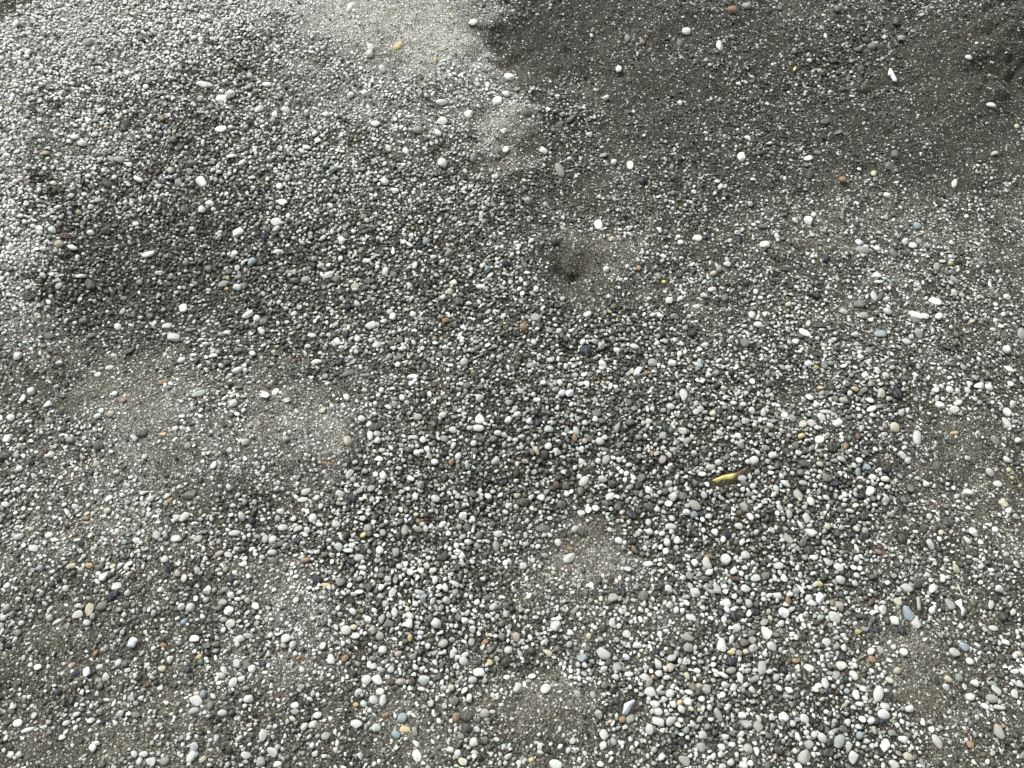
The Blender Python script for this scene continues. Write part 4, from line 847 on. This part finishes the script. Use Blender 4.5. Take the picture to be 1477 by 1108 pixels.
1241,515,10,8.8,0,w, 1065.7,740.6,10,8.8,0,r, 10,844.8,10,8.8,40,w, 849,917.4,10,8.8,90,t, 1158.4,696.8,12.5,7,-15,l, 1430.1,151.6,13.8,6.3,-20,w,
566.6,362.2,13.8,6.3,100,w, 515.3,676.2,13.8,6.3,0,m, 1236,790.7,13.8,6.3,90,w, 613,201.7,11.3,7.5,10,d, 1237.3,72.6,11.3,7.5,10,m, 625.5,370.9,11.3,7.5,20,w,
643,502.5,11.3,7.5,0,w, 909.1,339.1,11.3,7.5,0,w, 127.8,815.8,11.3,7.5,10,y, 619.2,569,11.3,7.5,110,w, 1054.4,941.2,11.3,7.5,0,y, 1279.3,282,10.5,8,10,w,
140.8,599.8,10.5,8,0,w, 1406.3,1059,10.5,8,80,u, 564.1,494.9,9.5,8.8,0,m, 683.1,639.7,9.5,8.8,0,p, 1336.2,698,9.5,8.8,0,w, 1453.9,736.9,9.5,8.8,0,w,
1410.1,1035.2,9.5,8.8,0,p, 525.3,134.5,10,8,-30,w, 595.5,453.6,10,8,-30,w, 165.3,567.8,10,8,0,w, 808.9,640.4,10,8,20,b, 1004.3,441.1,11.3,7,-15,p,
107.7,197.9,12.5,6.3,5,w, 177.9,186.6,12.5,6.3,0,d, 551.6,99.7,10.5,7.5,-50,w, 1433.9,222.4,10.5,7.5,-10,t, 590.4,353.4,12.5,6.3,-30,w, 952.4,455.4,10.5,7.5,0,w,
911.6,535,12.5,6.3,80,t, 1021.8,803.2,12.5,6.3,-10,o, 1282.4,575.3,10.5,7.5,0,p, 235.5,931.2,10.5,7.5,0,o, 423.9,521.2,8.8,8.8,0,r, 703.2,391,8.8,8.8,0,u,
207.9,658,8.8,8.8,0,p, 1259.8,250.5,9.5,8,60,t, 932.9,784.5,9.5,8,0,u, 706.9,955,9.5,8,-60,y, 1267.3,406.8,13.8,5.5,0,w, 489,1023.9,12,6.3,0,t, 608,993.8,12,6.3,-5,p,
1031.8,968.3,12,6.3,-25,w, 443.9,214.2,10,7.5,-30,w, 130.8,337.1,10,7.5,-30,w, 364.5,511.2,10,7.5,0,w, 1188.4,497.4,10,7.5,0,t, 1277.3,541.3,10,7.5,-60,t,
616.7,648.7,10,7.5,-60,w, 102.7,960,10,7.5,0,t, 123.2,747.4,10.5,7,0,o, 125.3,740.6,10.5,7,0,t, 828.9,631.7,10.5,7,90,o, 431.4,948.7,10.5,7,30,o, 849.5,194.1,9.5,7.5,0,w,
1452.7,428.6,9.5,7.5,-10,w, 177.9,577.8,9.5,7.5,80,o, 996.8,1022.6,9.5,7.5,0,t, 766.3,1096,9.5,7.5,0,y, 727,187.9,11.3,6.3,40,w, 470.2,165.3,11.3,6.3,0,w,
229.2,393.5,11.3,6.3,0,w, 338.2,364.7,11.3,6.3,0,w, 296.8,496.2,11.3,6.3,10,w, 947.9,495.4,11.3,6.3,30,w, 1264.8,358.4,8.8,8,0,w, 524.1,771.9,8.8,8,0,y,
729.5,785.7,8.8,8,0,t, 1218.5,713.1,8.8,8,0,w, 700.7,926.2,8.8,8,0,o, 1075.7,940,8.8,8,0,t, 1397.1,83.2,10,7,10,w, 766.3,347.6,10,7,10,w, 1276.1,401.7,10,7,30,w,
167.8,680.5,10,7,10,t, 1071.9,584.1,10,7,-10,w, 798.9,825.8,10,7,0,t, 591.7,919.9,10,7,70,y, 1376.3,624.1,12.5,5.5,5,y, 1058.1,581.6,9.5,7,0,w, 283.1,1000.1,9.5,7,0,t,
195.4,323.3,10.5,6.3,0,w, 234.2,625.4,10.5,6.3,0,y, 703.2,122.2,8.8,7.5,90,w, 904.1,55.1,8.8,7.5,90,l, 114,307.1,8.8,7.5,0,t, 529.1,318.3,8.8,7.5,0,t,
981.7,350.1,8.8,7.5,0,w, 842.7,636.7,8.8,7.5,0,t, 1337.5,724.3,8.8,7.5,0,o, 137.8,942.5,8.8,7.5,90,o, 874,141.5,10,6.3,0,w, 1345,477.4,10,6.3,70,t,
940.4,654.2,10,6.3,90,o, 286.8,947.5,10,6.3,40,y, 885.3,234.2,8.8,7,0,w, 1034.3,261.8,8.8,7,0,w, 1039.3,270.5,8.8,7,0,w, 921.6,386.5,8.8,7,90,o, 145.8,592.1,8.8,7,0,w,
532.8,795.7,8.8,7,-60,u, 897.8,739.4,8.8,7,0,p, 952.9,725.6,8.8,7,0,k, 975.5,710.6,8.8,7,30,u, 512.8,1016.4,8.8,7,0,y, 1376.3,704.3,8,7.5,0,w, 38.8,265.5,7.5,7.5,0,o,
1466.5,181.6,7.5,7.5,0,t, 855.2,670.5,7.5,7.5,0,k, 234.2,172.3,8,7,0,o, 1064.9,122,8,7,0,w, 1173.4,309.1,8,7,0,w, 604.2,751.9,8,7,0,o, 914.1,790,8,7,0,o,
1455.2,678,8,7,0,y, 941.7,976.3,8,7,0,o, 978,340.9,8.8,6.3,-20,w, 821.4,790.7,8.8,6.3,-10,o, 1183.4,558.5,10,5.5,0,y, 926.6,60.1,7.5,7,0,o, 1145.8,73.9,7,7,0,l,
879,449.3,7,7,0,y, 98.9,894.9,7,7,0,o, 1078.2,197.9,8.8,5.5,0,w,a 628,85.2,7.5,6.3,0,y, 980.5,149,7.5,6.3,0,w, 676.9,370.9,7.5,6.3,0,w, 931.6,539.3,7.5,6.3,0,o,
1371.3,380.2,7.5,6.3,0,y, 899.1,746.1,7.5,6.3,0,o, 1460.2,689.3,7,6.3,0,y, 1086.9,258,8.8,5,20,w, 1408.9,61.4,7,5.5,90,w,a 854,51.4,7.5,5,0,w, 1190.4,50.9,7,5,90,w,
'''.split()]


def decode(px, py, L, W, ang, x, y, z, dep):
    """size and heading on the ground of a stone drawn L x W pixels at angle ang"""
    el = np.arctan2(CAM_H - z, np.maximum(y, 1e-3))
    s = np.sin(el) ** 0.6
    a_ = np.radians(ang)
    gl = np.stack([L * np.cos(a_), L * np.sin(a_) / s], -1)
    gw = np.stack([-W * np.sin(a_), W * np.cos(a_) / s], -1)
    k = dep / FX
    return np.linalg.norm(gl, axis=1) * k, np.linalg.norm(gw, axis=1) * k, np.arctan2(gl[:, 1], gl[:, 0])


def spot(rows):
    A = np.array([r[:5] for r in rows], float)
    x, y, z, t = on_beach(A[:, 0], A[:, 1], 0.003)
    _, _, dep = to_px(x, y, z)
    L, W, yaw = decode(A[:, 0], A[:, 1], A[:, 2], A[:, 3], A[:, 4], x, y, z, dep)
    return x, y, L, W, yaw


# raster of the sand already covered (1.5 mm cells)
RES, X0, Y0, X1, Y1 = 0.0015, -2.10, -0.30, 2.10, 3.0
OCC = np.zeros((int((Y1 - Y0) / RES) + 1, int((X1 - X0) / RES) + 1), bool)


def stamp(x, y, a_, b_, yaw):
    r = max(a_, b_)
    i0, i1 = int((y - r - Y0) / RES), int((y + r - Y0) / RES) + 2
    j0, j1 = int((x - r - X0) / RES), int((x + r - X0) / RES) + 2
    if i0 < 0 or j0 < 0 or i1 > OCC.shape[0] or j1 > OCC.shape[1]:
        return
    yy = (np.arange(i0, i1) * RES + Y0 - y)[:, None]
    xx = (np.arange(j0, j1) * RES + X0 - x)[None, :]
    c, s = math.cos(yaw), math.sin(yaw)
    OCC[i0:i1, j0:j1] |= (((xx * c + yy * s) / a_) ** 2 + ((-xx * s + yy * c) / b_) ** 2) <= 1


# ---------------------------------------------------------------- things
def tag(o, label, cat, group=None):
    o['label'] = label
    o['category'] = cat
    if group:
        o['group'] = group
    return o


prng = np.random.default_rng(7)
V2, F2 = ico(3)
SHAPES = {}
for angular in (False, True):
    SHAPES[angular] = []
    for k in range(26 if not angular else 16):
        me = mesh_from('pebble', stone_shape(V2, prng, angular), 3, F2.ravel(), M_STONE)
        SHAPES[angular].append(me)

px_, py_, PL, PW_, PYAW = spot(PEBBLES)
ph_ = height(px_, py_)
psx, psy = slope(px_, py_)
PDRY = dryness(px_, py_)
thick = PW_ * prng.uniform(0.42, 0.68, len(PEBBLES))
lean = prng.normal(0, 0.13, (len(PEBBLES), 2))
RM = rot_matrices(PYAW, psx + lean[:, 0], psy + lean[:, 1])
for i, row in enumerate(PEBBLES):
    code, flag, label = row[5], row[6], row[7]
    shapes = SHAPES[flag == 'a']
    o = bpy.data.objects.new('pebble', shapes[int(prng.integers(len(shapes)))])
    COL.objects.link(o)
    t = np.array(TINT[code]) * prng.uniform(0.88, 1.1)
    if code in 'lmd':
        t = t * (0.82 + 0.36 * PDRY[i])
    t = t + prng.normal(0, 0.012, 3) * t
    o.color = (*np.clip(t, 0.01, 0.8), 1.0)
    c = thick[i] / 2
    m = Matrix([list(RM[i][0]), list(RM[i][1]), list(RM[i][2])]).to_4x4()
    o.matrix_world = Matrix.Translation((px_[i], py_[i], ph_[i] + c * 0.50)) @ m @ Matrix.Diagonal((PL[i] / 2, PW_[i] / 2, c, 1))
    tag(o, label, 'pebble', 'larger pebbles lying on the beach')
    stamp(px_[i], py_[i], PL[i] * 0.47, PW_[i] * 0.47, PYAW[i])


def at(px, py, up=0.0):
    x, y, z, t = on_beach(px, py, up)
    return Vector((float(x), float(y), float(z)))


def flat_piece(name, outline, mat, thick_m, lift, parent=None, curl=0.0, inner=None, arch=0.0):
    """a thin curved piece with real thickness, traced in photo pixels and laid on the sand; lift is a function of the outline index or a number"""
    pts = [at(p[0], p[1], lift[i] if isinstance(lift, (list, tuple)) else lift) for i, p in enumerate(outline)]
    cen = sum(pts, Vector()) / len(pts)
    org = parent.matrix_world.translation if parent is not None else cen
    bm = bmesh.new()
    n = len(pts)
    tops, bots = [], []
    for i, p in enumerate(pts):
        u = 0.0
        tops.append(bm.verts.new((p.x - org.x, p.y - org.y, p.z - org.z + u + thick_m)))
        bots.append(bm.verts.new((p.x - org.x, p.y - org.y, p.z - org.z + u)))
    u = arch
    ct = bm.verts.new((cen.x - org.x, cen.y - org.y, cen.z - org.z + u + thick_m))
    cb = bm.verts.new((cen.x - org.x, cen.y - org.y, cen.z - org.z + u))
    for i in range(n):
        j = (i + 1) % n
        bm.faces.new((tops[i], tops[j], ct))
        bm.faces.new((bots[j], bots[i], cb))
        bm.faces.new((tops[j], tops[i], bots[i], bots[j]))
    bmesh.ops.subdivide_edges(bm, edges=bm.edges[:], cuts=1, use_grid_fill=True)
    bmesh.ops.recalc_face_normals(bm, faces=bm.faces[:])
    me = bpy.data.meshes.new(name)
    bm.to_mesh(me)
    bm.free()
    for p in me.polygons:
        p.use_smooth = True
    me.materials.append(mat)
    o = bpy.data.objects.new(name, me)
    COL.objects.link(o)
    if parent is None:
        o.location = org
    else:
        o.parent = parent
    for p in pts:
        stamp(p.x, p.y, 0.006, 0.006, 0.0)
    stamp(cen.x, cen.y, 0.010, 0.008, 0.0)
    return o


def stalk(name, path, r0, r1, mat, lift):
    """a thin bent stick through photo pixels"""
    pts = [at(p[0], p[1], lift[i]) for i, p in enumerate(path)]
    org = pts[len(pts) // 2].copy()
    bm = bmesh.new()
    rings = []
    k = 7
    for i, p in enumerate(pts):
        d = (pts[min(i + 1, len(pts) - 1)] - pts[max(i - 1, 0)]).normalized()
        s = d.cross(Vector((0, 0, 1))).normalized()
        t = s.cross(d)
        f = i / (len(pts) - 1)
        r = (r0 + (r1 - r0) * f) * (1 + 0.15 * math.sin(i * 2.3))
        c = p - org
        rings.append([bm.verts.new(c + (s * math.cos(2 * math.pi * j / k) + t * math.sin(2 * math.pi * j / k)) * r) for j in range(k)])
    for a_, b_ in zip(rings, rings[1:]):
        for j in range(k):
            bm.faces.new((a_[j], a_[(j + 1) % k], b_[(j + 1) % k], b_[j]))
    bm.faces.new(rings[0])
    bm.faces.new(rings[-1])
    bmesh.ops.recalc_face_normals(bm, faces=bm.faces[:])
    me = bpy.data.meshes.new(name)
    bm.to_mesh(me)
    bm.free()
    for p in me.polygons:
        p.use_smooth = True
    me.materials.append(mat)
    o = bpy.data.objects.new(name, me)
    COL.objects.link(o)
    o.location = org
    return o


M_LEAF_Y = plain_mat('yellow_leaf', (0.86, 0.75, 0.27), 0.7, 0.14, 300.0, (1, 6, 1))
M_LEAF_B = plain_mat('withered_leaf', (0.34, 0.20, 0.135), 0.8, 0.4, 260.0)
M_SHELL = plain_mat('white_shell', (0.74, 0.74, 0.73), 0.5, 0.06, 400.0, None, 0.5)
M_SHELL_B = plain_mat('bluish_shell', (0.62, 0.67, 0.76), 0.4, 0.14, 350.0, None, 0.5)
M_TWIG = plain_mat('dry_twig', (0.34, 0.22, 0.13), 0.8, 0.3, 500.0)
M_STRAW = plain_mat('pale_straw', (0.62, 0.58, 0.50), 0.7, 0.2, 500.0)
M_WOOD = plain_mat('grey_driftwood', (0.40, 0.39, 0.36), 0.8, 0.25, 200.0, (9, 1, 1))

# the bent leaf: narrow yellow blade whose far end has withered brown
leaf = bpy.data.objects.new('leaf', None)
COL.objects.link(leaf)
leaf.location = at(1050, 686)
leaf.empty_display_size = 0.02
bpy.context.view_layer.update()
tag(leaf, 'narrow yellow leaf with a withered brown end lying among grey pebbles', 'leaf')
flat_piece('blade', [(1027, 693), (1034.5, 689.6), (1042.2, 686.4), (1050, 684.6), (1057.7, 683), (1060, 685.6), (1058, 689), (1055.5, 691.4), (1048, 691.4), (1041, 692), (1037.6, 694.2), (1034.4, 696.4), (1032, 694.8)], M_LEAF_Y, 0.0006,
           [.006, .008, .010, .011, .011, .011, .009, .007, .006, .006, .004, .003, .005], leaf, arch=0.0015)
flat_piece('withered_end', [(1058.6, 683), (1063, 681.6), (1067.2, 680.1), (1071.5, 677.4), (1075, 675.2), (1078, 674.3), (1077.2, 676.9), (1072, 681.3), (1066.6, 685.4), (1062.5, 686.9), (1059.5, 689.2), (1056.8, 691.2), (1058.2, 688)], M_LEAF_B, 0.0006,
           [.0115, .012, .012, .011, .010, .009, .008, .008, .008, .008, .008, .008, .010], leaf, arch=0.002)

o = flat_piece('shell_fragment', [(1282.5, 99.5), (1285, 99.7), (1287.5, 104), (1291, 110.5), (1293.8, 116.5), (1293.4, 118), (1288.5, 117.8), (1285, 112.5), (1283.6, 110.2), (1280.2, 109), (1281, 104.5)], M_SHELL, 0.0022,
               [.009, .009, .010, .010, .010, .009, .006, .006, .006, .006, .007], arch=0.003)
tag(o, 'bright white notched shell shard on dark sand in the far corner', 'shell')
o = flat_piece('shell_fragment', [(192, 919), (197, 921), (199.5, 923.5), (196, 929), (193.5, 934), (189, 933.8), (183.5, 933), (185.5, 926), (188, 921.5)], M_SHELL_B, 0.0018, .006, arch=0.004)
tag(o, 'pale bluish shell fragment lying alone on fine grey gravel', 'shell')
o = flat_piece('shell_fragment', [(914, 1009.5), (916, 1012), (911, 1018.5), (909, 1024), (904.5, 1031), (897, 1030.5), (899, 1024), (900, 1016), (906, 1013)], M_SHELL_B, 0.0020,
               [.012, .011, .009, .007, .005, .005, .007, .010, .012], arch=0.004)
tag(o, 'folded bluish white shell fragment standing among pale pebbles', 'shell')
o = flat_piece('shell_fragment', [(1377, 868.5), (1382, 866), (1386.2, 864.5), (1387, 871), (1388, 875), (1392.8, 881.5), (1391, 884.5), (1389.5, 888.5), (1386.5, 888), (1386, 880), (1383, 875.5), (1379.5, 872.5)], M_SHELL, 0.0018, .007, arch=0.002)
tag(o, 'white hooked strip of shell beside a thin straight straw', 'shell')
o = flat_piece('wood_chip', [(1321.5, 862), (1325.5, 861.5), (1327, 870), (1327.8, 881), (1323.8, 881.5), (1322.5, 872)], M_WOOD, 0.0025, .007, arch=0.001)
tag(o, 'flat grey driftwood sliver standing beside the blue-green stone', 'wood chip')
o = flat_piece('leaf_scrap', [(1143.5, 100.5), (1147, 96.5), (1149, 97.5), (1147.5, 101), (1145, 102.8)], M_LEAF_Y, 0.0010, .006, arch=0.001)
tag(o, 'tiny yellow leaf scrap on dark sand near the shell shard', 'leaf scrap')
o = flat_piece('leaf_scrap', [(954, 406), (957, 404.6), (960, 405.5), (959.5, 408), (956, 408.2)], M_LEAF_Y, 0.0010, .006, arch=0.001)
tag(o, 'tiny yellow leaf scrap above the bright round white pebble', 'leaf scrap')
o = stalk('twig', [(461.5, 656), (460.5, 661), (462, 665), (466, 667.5), (471, 668.7), (476, 669.5), (481, 669.8)], 0.0009, 0.0014, M_TWIG, [.004, .006, .007, .007, .007, .006, .005])
tag(o, 'thin curved brown twig on the pale bare sand patch', 'twig')
o = stalk('straw', [(1381.3, 843.5), (1383.5, 848.5), (1386, 854), (1388, 858), (1390.5, 860.5), (1393, 860)], 0.0010, 0.0010, M_STRAW, [.010, .010, .010, .009, .008, .007])
tag(o, 'thin pale bent straw leaning beside a hooked shell strip', 'straw')
o = stalk('straw', [(953, 443), (951.5, 446), (953, 448.5), (956, 451), (959.5, 453.5), (963, 455)], 0.0007, 0.0007, M_STRAW, [.005, .006, .007, .007, .007, .005])
tag(o, 'fine white curved fibre under the bright round white pebble', 'straw')
o = stalk('straw', [(1324.5, 393.5), (1329, 394.5), (1334, 396.5), (1339, 399)], 0.0007, 0.0006, M_STRAW, [.005, .007, .007, .005])
tag(o, 'thin pale arched straw on sand among the pebbles', 'straw')
o = stalk('straw', [(995.5, 3), (998, 5.5), (1002, 7), (1004.5, 7.5)], 0.0011, 0.0009, M_STRAW, [.006, .007, .007, .006])
tag(o, 'short white curved stem on dark sand at the top edge', 'straw')

# ---------------------------------------------------------------- the gravel: every other stone, one mesh
grng = np.random.default_rng(11)
SX, SY, SL, SW, SYAW = spot(SMALL)
S_CODE = [r[5] for r in SMALL]
S_FLAG = [r[6] for r in SMALL]
gxs, gys, gls, gws, gyaws, gcols = [], [], [], [], [], []
for i in range(len(SMALL)):
    stamp(SX[i], SY[i], SL[i] * 0.46, SW[i] * 0.46, SYAW[i])
    gxs.append(SX[i]); gys.append(SY[i]); gls.append(SL[i]); gws.append(SW[i]); gyaws.append(SYAW[i])
    t = np.array(TINT[S_CODE[i]]) * grng.uniform(0.88, 1.1)
    gcols.append(t)

CODES = np.array(list('wplmdbutyork'))
C_TINT = np.array([TINT[c] for c in CODES])


def pick_tints(d, r):
    """stone colours: darker stones in the wet stains, paler in the dry"""
    n = len(d)
    base_wet = np.array([.10, .09, .09, .27, .38, .025, .005, .010, .0008, .001, .010, .002])
    base_mid = np.array([.155, .265, .20, .175, .155, .026, .006, .013, .0008, .001, .008, .003])
    base_dry = np.array([.42, .32, .13, .09, .035, .012, .006, .011, .0006, .001, .003, .002])
    w = np.where(d[:, None] < 0.4, base_wet + (base_mid - base_wet) * np.clip((d / 0.4), 0, 1)[:, None],
                 base_mid + (base_dry - base_mid) * np.clip((d - 0.4) / 0.5, 0, 1)[:, None])
    w = w / w.sum(1)[:, None]
    k = (w.cumsum(1) < r.random(n)[:, None]).sum(1)
    t = C_TINT[np.minimum(k, len(CODES) - 1)]
    t = t * r.uniform(0.78, 1.16, n)[:, None] * (0.76 + 0.52 * d)[:, None]
    return np.clip(t * (1 + r.normal(0, 0.02, (n, 3))), 0.012, 0.77)


def outside(x, y):
    """metres from the part of the beach that the photograph shows"""
    u, v, dep = to_px(x, y)
    return np.maximum.reduce([-u, u - PW, -v, v - PH, np.zeros_like(u)]) * dep / FX


def occ_at(x, y):
    i = ((y - Y0) / RES).astype(int)
    j = ((x - X0) / RES).astype(int)
    return OCC[np.clip(i, 0, OCC.shape[0] - 1), np.clip(j, 0, OCC.shape[1] - 1)]


AREA = (X1 - X0 - 0.1) * (Y1 - Y0 - 0.1)
for d_hi, d_lo, tries_m2, lo_c, pw in ((.0150, .0120, 450, .30, 1.3), (.0120, .0095, 1800, .24, 1.2), (.0095, .0078, 5600, .16, 1.1), (.0078, .0060, 19000, .06, 1.0), (.0060, .0047, 40000, -.12, .8), (.0047, .0034, 66000, -.50, .7)):
    n = int(tries_m2 * AREA)
    x = grng.uniform(X0 + .05, X1 - .05, n)
    y = grng.uniform(Y0 + .05, Y1 - .05, n)
    od = outside(x, y)
    keep = od < 0.45
    x, y, od = x[keep], y[keep], od[keep]
    c = coarseness(x, y)
    p = np.clip((c - lo_c) / (1 - lo_c), 0, 1) ** pw * np.clip(1.0 - (od - 0.02) / 0.43, 0, 1) ** 1.6
    keep = grng.random(len(x)) < p
    x, y = x[keep], y[keep]
    L = grng.uniform(d_lo, d_hi, len(x)) * grng.uniform(1.0, 1.25, len(x))
    W = L * grng.uniform(0.55, 0.92, len(x))
    yaw = grng.uniform(0, math.pi, len(x))
    cx, cy = np.cos(yaw), np.sin(yaw)
    bad = occ_at(x, y)
    for f, g in ((.38, 0), (-.38, 0), (0, .38), (0, -.38)):
        bad |= occ_at(x + cx * L * f - cy * W * g, y + cy * L * f + cx * W * g)
    x, y, L, W, yaw, cx, cy = (q[~bad] for q in (x, y, L, W, yaw, cx, cy))
    pts = [(L * f * cx - W * g * cy, L * f * cy + W * g * cx) for f, g in ((0, 0), (.36, 0), (-.36, 0), (0, .36), (0, -.36))]
    ii = np.stack([((y + q[1] - Y0) / RES) for q in pts], 1).astype(int)
    jj = np.stack([((x + q[0] - X0) / RES) for q in pts], 1).astype(int)
    good = np.zeros(len(x), bool)
    for q in range(len(x)):
        if not OCC[ii[q], jj[q]].any():
            good[q] = True
            stamp(x[q], y[q], L[q] * .46, W[q] * .46, yaw[q])
    x, y, L, W, yaw = (q[good] for q in (x, y, L, W, yaw))
    gxs.extend(x); gys.extend(y); gls.extend(L); gws.extend(W); gyaws.extend(yaw)
    gcols.extend(pick_tints(np.clip(dryness(x, y) + grng.normal(0, .10, len(x)), 0, 1), grng))
gxs, gys, gls, gws, gyaws = (np.array(q) for q in (gxs, gys, gls, gws, gyaws))
gcols = np.array(gcols)
N_STONES = len(gxs)

# grit: the small grains between the stones
n = int(170000 * AREA)
x = grng.uniform(X0 + .05, X1 - .05, n)
y = grng.uniform(Y0 + .05, Y1 - .05, n)
od = outside(x, y)
keep = grng.random(n) < np.clip(1.0 - (od - 0.02) / 0.20, 0, 1) ** 1.5
x, y = x[keep], y[keep]
keep = ~occ_at(x, y)
x, y = x[keep], y[keep]
GRIT_MAX = 215000
x, y = x[:GRIT_MAX], y[:GRIT_MAX]
gco = coarseness(x, y)
gd = np.clip(dryness(x, y) - 0.30 * gco, 0, 1)  # lowered where stones crowd: gap shade put into the grit colour
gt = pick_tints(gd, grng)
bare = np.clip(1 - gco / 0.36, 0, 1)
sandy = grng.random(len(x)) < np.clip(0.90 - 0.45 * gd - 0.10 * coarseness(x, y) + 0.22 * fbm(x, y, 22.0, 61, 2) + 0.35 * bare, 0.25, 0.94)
tone = np.array([.106, .102, .080])[None] * (0.45 + 1.5 * gd ** 1.4 * 1.6)[:, None] * ((1 + grng.uniform(-.5, .7, len(x)) * (1 - 0.45 * bare)) * (1 + 0.12 * bare) * ( 1.15 - 0.75 * gco))[:, None]  # sandy grains also painted darker in the gaps, as shade
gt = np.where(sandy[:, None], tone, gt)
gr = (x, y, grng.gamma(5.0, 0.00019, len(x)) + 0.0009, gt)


def build(v, f, x, y, z, L, W, T, yaw, tx, ty, cols, var, round_):
    """place copies of the shapes v[k]; returns vertices, corner indices and a colour per vertex"""
    R = rot_matrices(yaw, tx, ty)
    S = np.stack([L / 2, W / 2, T / 2], -1)
    V = v[var] * S[:, None, :]
    V = np.einsum('nij,nkj->nki', R, V) + np.stack([x, y, z], -1)[:, None, :]
    nv = v.shape[1]
    F = f[None] + (np.arange(len(x)) * nv)[:, None, None]
    return V.reshape(-1, 3), F.reshape(-1), np.repeat(cols, nv, 0), np.repeat(round_[var], len(f))


hz = height(gxs, gys)
sx, sy = slope(gxs, gys)
T = gws * grng.uniform(0.36, 0.74, N_STONES)
tx, ty = sx + grng.normal(0, .22, N_STONES), sy + grng.normal(0, .22, N_STONES)
zz = hz + T / 2 * grng.uniform(0.45, 1.15, N_STONES) + 0.0028 * np.clip(coarseness(gxs, gys) - 0.25, 0, 1)
v1, f1 = ico(2)
v0, f0 = ico(1)
f1 = f1[v1[f1][:, :, 2].mean(1) > -0.45]      # undersides sunk in the sand are left open
f0 = f0[v0[f0][:, :, 2].mean(1) > -0.70]
sh1 = np.stack([stone_shape(v1, grng, k % 2 == 0, 0.20) for k in range(60)])
sh0 = np.stack([stone_shape(v0, grng, True, 0.26) for k in range(60)])
big = gls > 0.0092
mid = ~big & (gls > 0.0060)
small = ~big & ~mid
parts = []
RND1, RND0 = np.arange(60) % 3 > 0, np.arange(60) % 2 > 0
for sel, sh, f, rnd in ((big, sh1, f1, RND1), (mid, sh0, f0, RND0)):
    parts.append(build(sh, f, gxs[sel], gys[sel], zz[sel], gls[sel], gws[sel], T[sel], gyaws[sel], tx[sel], ty[sel], gcols[sel], grng.integers(0, 60, sel.sum()), rnd))
# grains: low domes half sunk in the sand
x, y, d, cols = gr
k = 5
ang = np.arange(k) * 2 * math.pi / k
domes = []
for q in range(16):
    rr = grng.uniform(0.75, 1.15, k)
    ring = np.stack([np.cos(ang) * rr, np.sin(ang) * rr, np.full(k, -0.6)], -1)
    domes.append(np.vstack([ring, [[grng.uniform(-.25, .25), grng.uniform(-.25, .25), 1.0]]]))
domes = np.stack(domes)
df = np.array([[j, (j + 1) % k, k] for j in range(k)])
parts.append(build(domes, df, gxs[small], gys[small], hz[small] + T[small] * 0.15, gls[small], gws[small], T[small] * 1.1, gyaws[small], tx[small], ty[small],
                   gcols[small], grng.integers(0, 16, small.sum()), np.arange(16) % 2 > 0))
e = grng.uniform(0.6, 1.0, len(x))
hz = height(x, y)
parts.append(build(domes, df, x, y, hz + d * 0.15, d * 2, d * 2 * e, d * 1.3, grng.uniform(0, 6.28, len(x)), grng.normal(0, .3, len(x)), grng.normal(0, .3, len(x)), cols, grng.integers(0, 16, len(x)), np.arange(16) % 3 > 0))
off, VV, LL, CC, SM = 0, [], [], [], []
for v, f, c, s_ in parts:
    VV.append(v); LL.append(f + off); CC.append(c); SM.append(s_)
    off += len(v)
VV, LL, CC = np.vstack(VV), np.concatenate(LL), np.vstack(CC)
me = mesh_from('gravel', VV, 3, LL, M_GRAVEL)
me.polygons.foreach_set('use_smooth', np.concatenate(SM))
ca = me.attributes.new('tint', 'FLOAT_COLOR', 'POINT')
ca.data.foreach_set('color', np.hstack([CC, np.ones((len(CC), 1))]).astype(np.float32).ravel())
gravel = bpy.data.objects.new('gravel', me)
COL.objects.link(gravel)
gravel['kind'] = 'stuff'
gravel['label'] = 'small white, grey and dark beach gravel covering the sand'
gravel['category'] = 'gravel'
print('stones', N_STONES, 'big', int(big.sum()), 'grit', len(x), 'tris', len(LL) // 3, 'ground tris', len(quads) // 2)
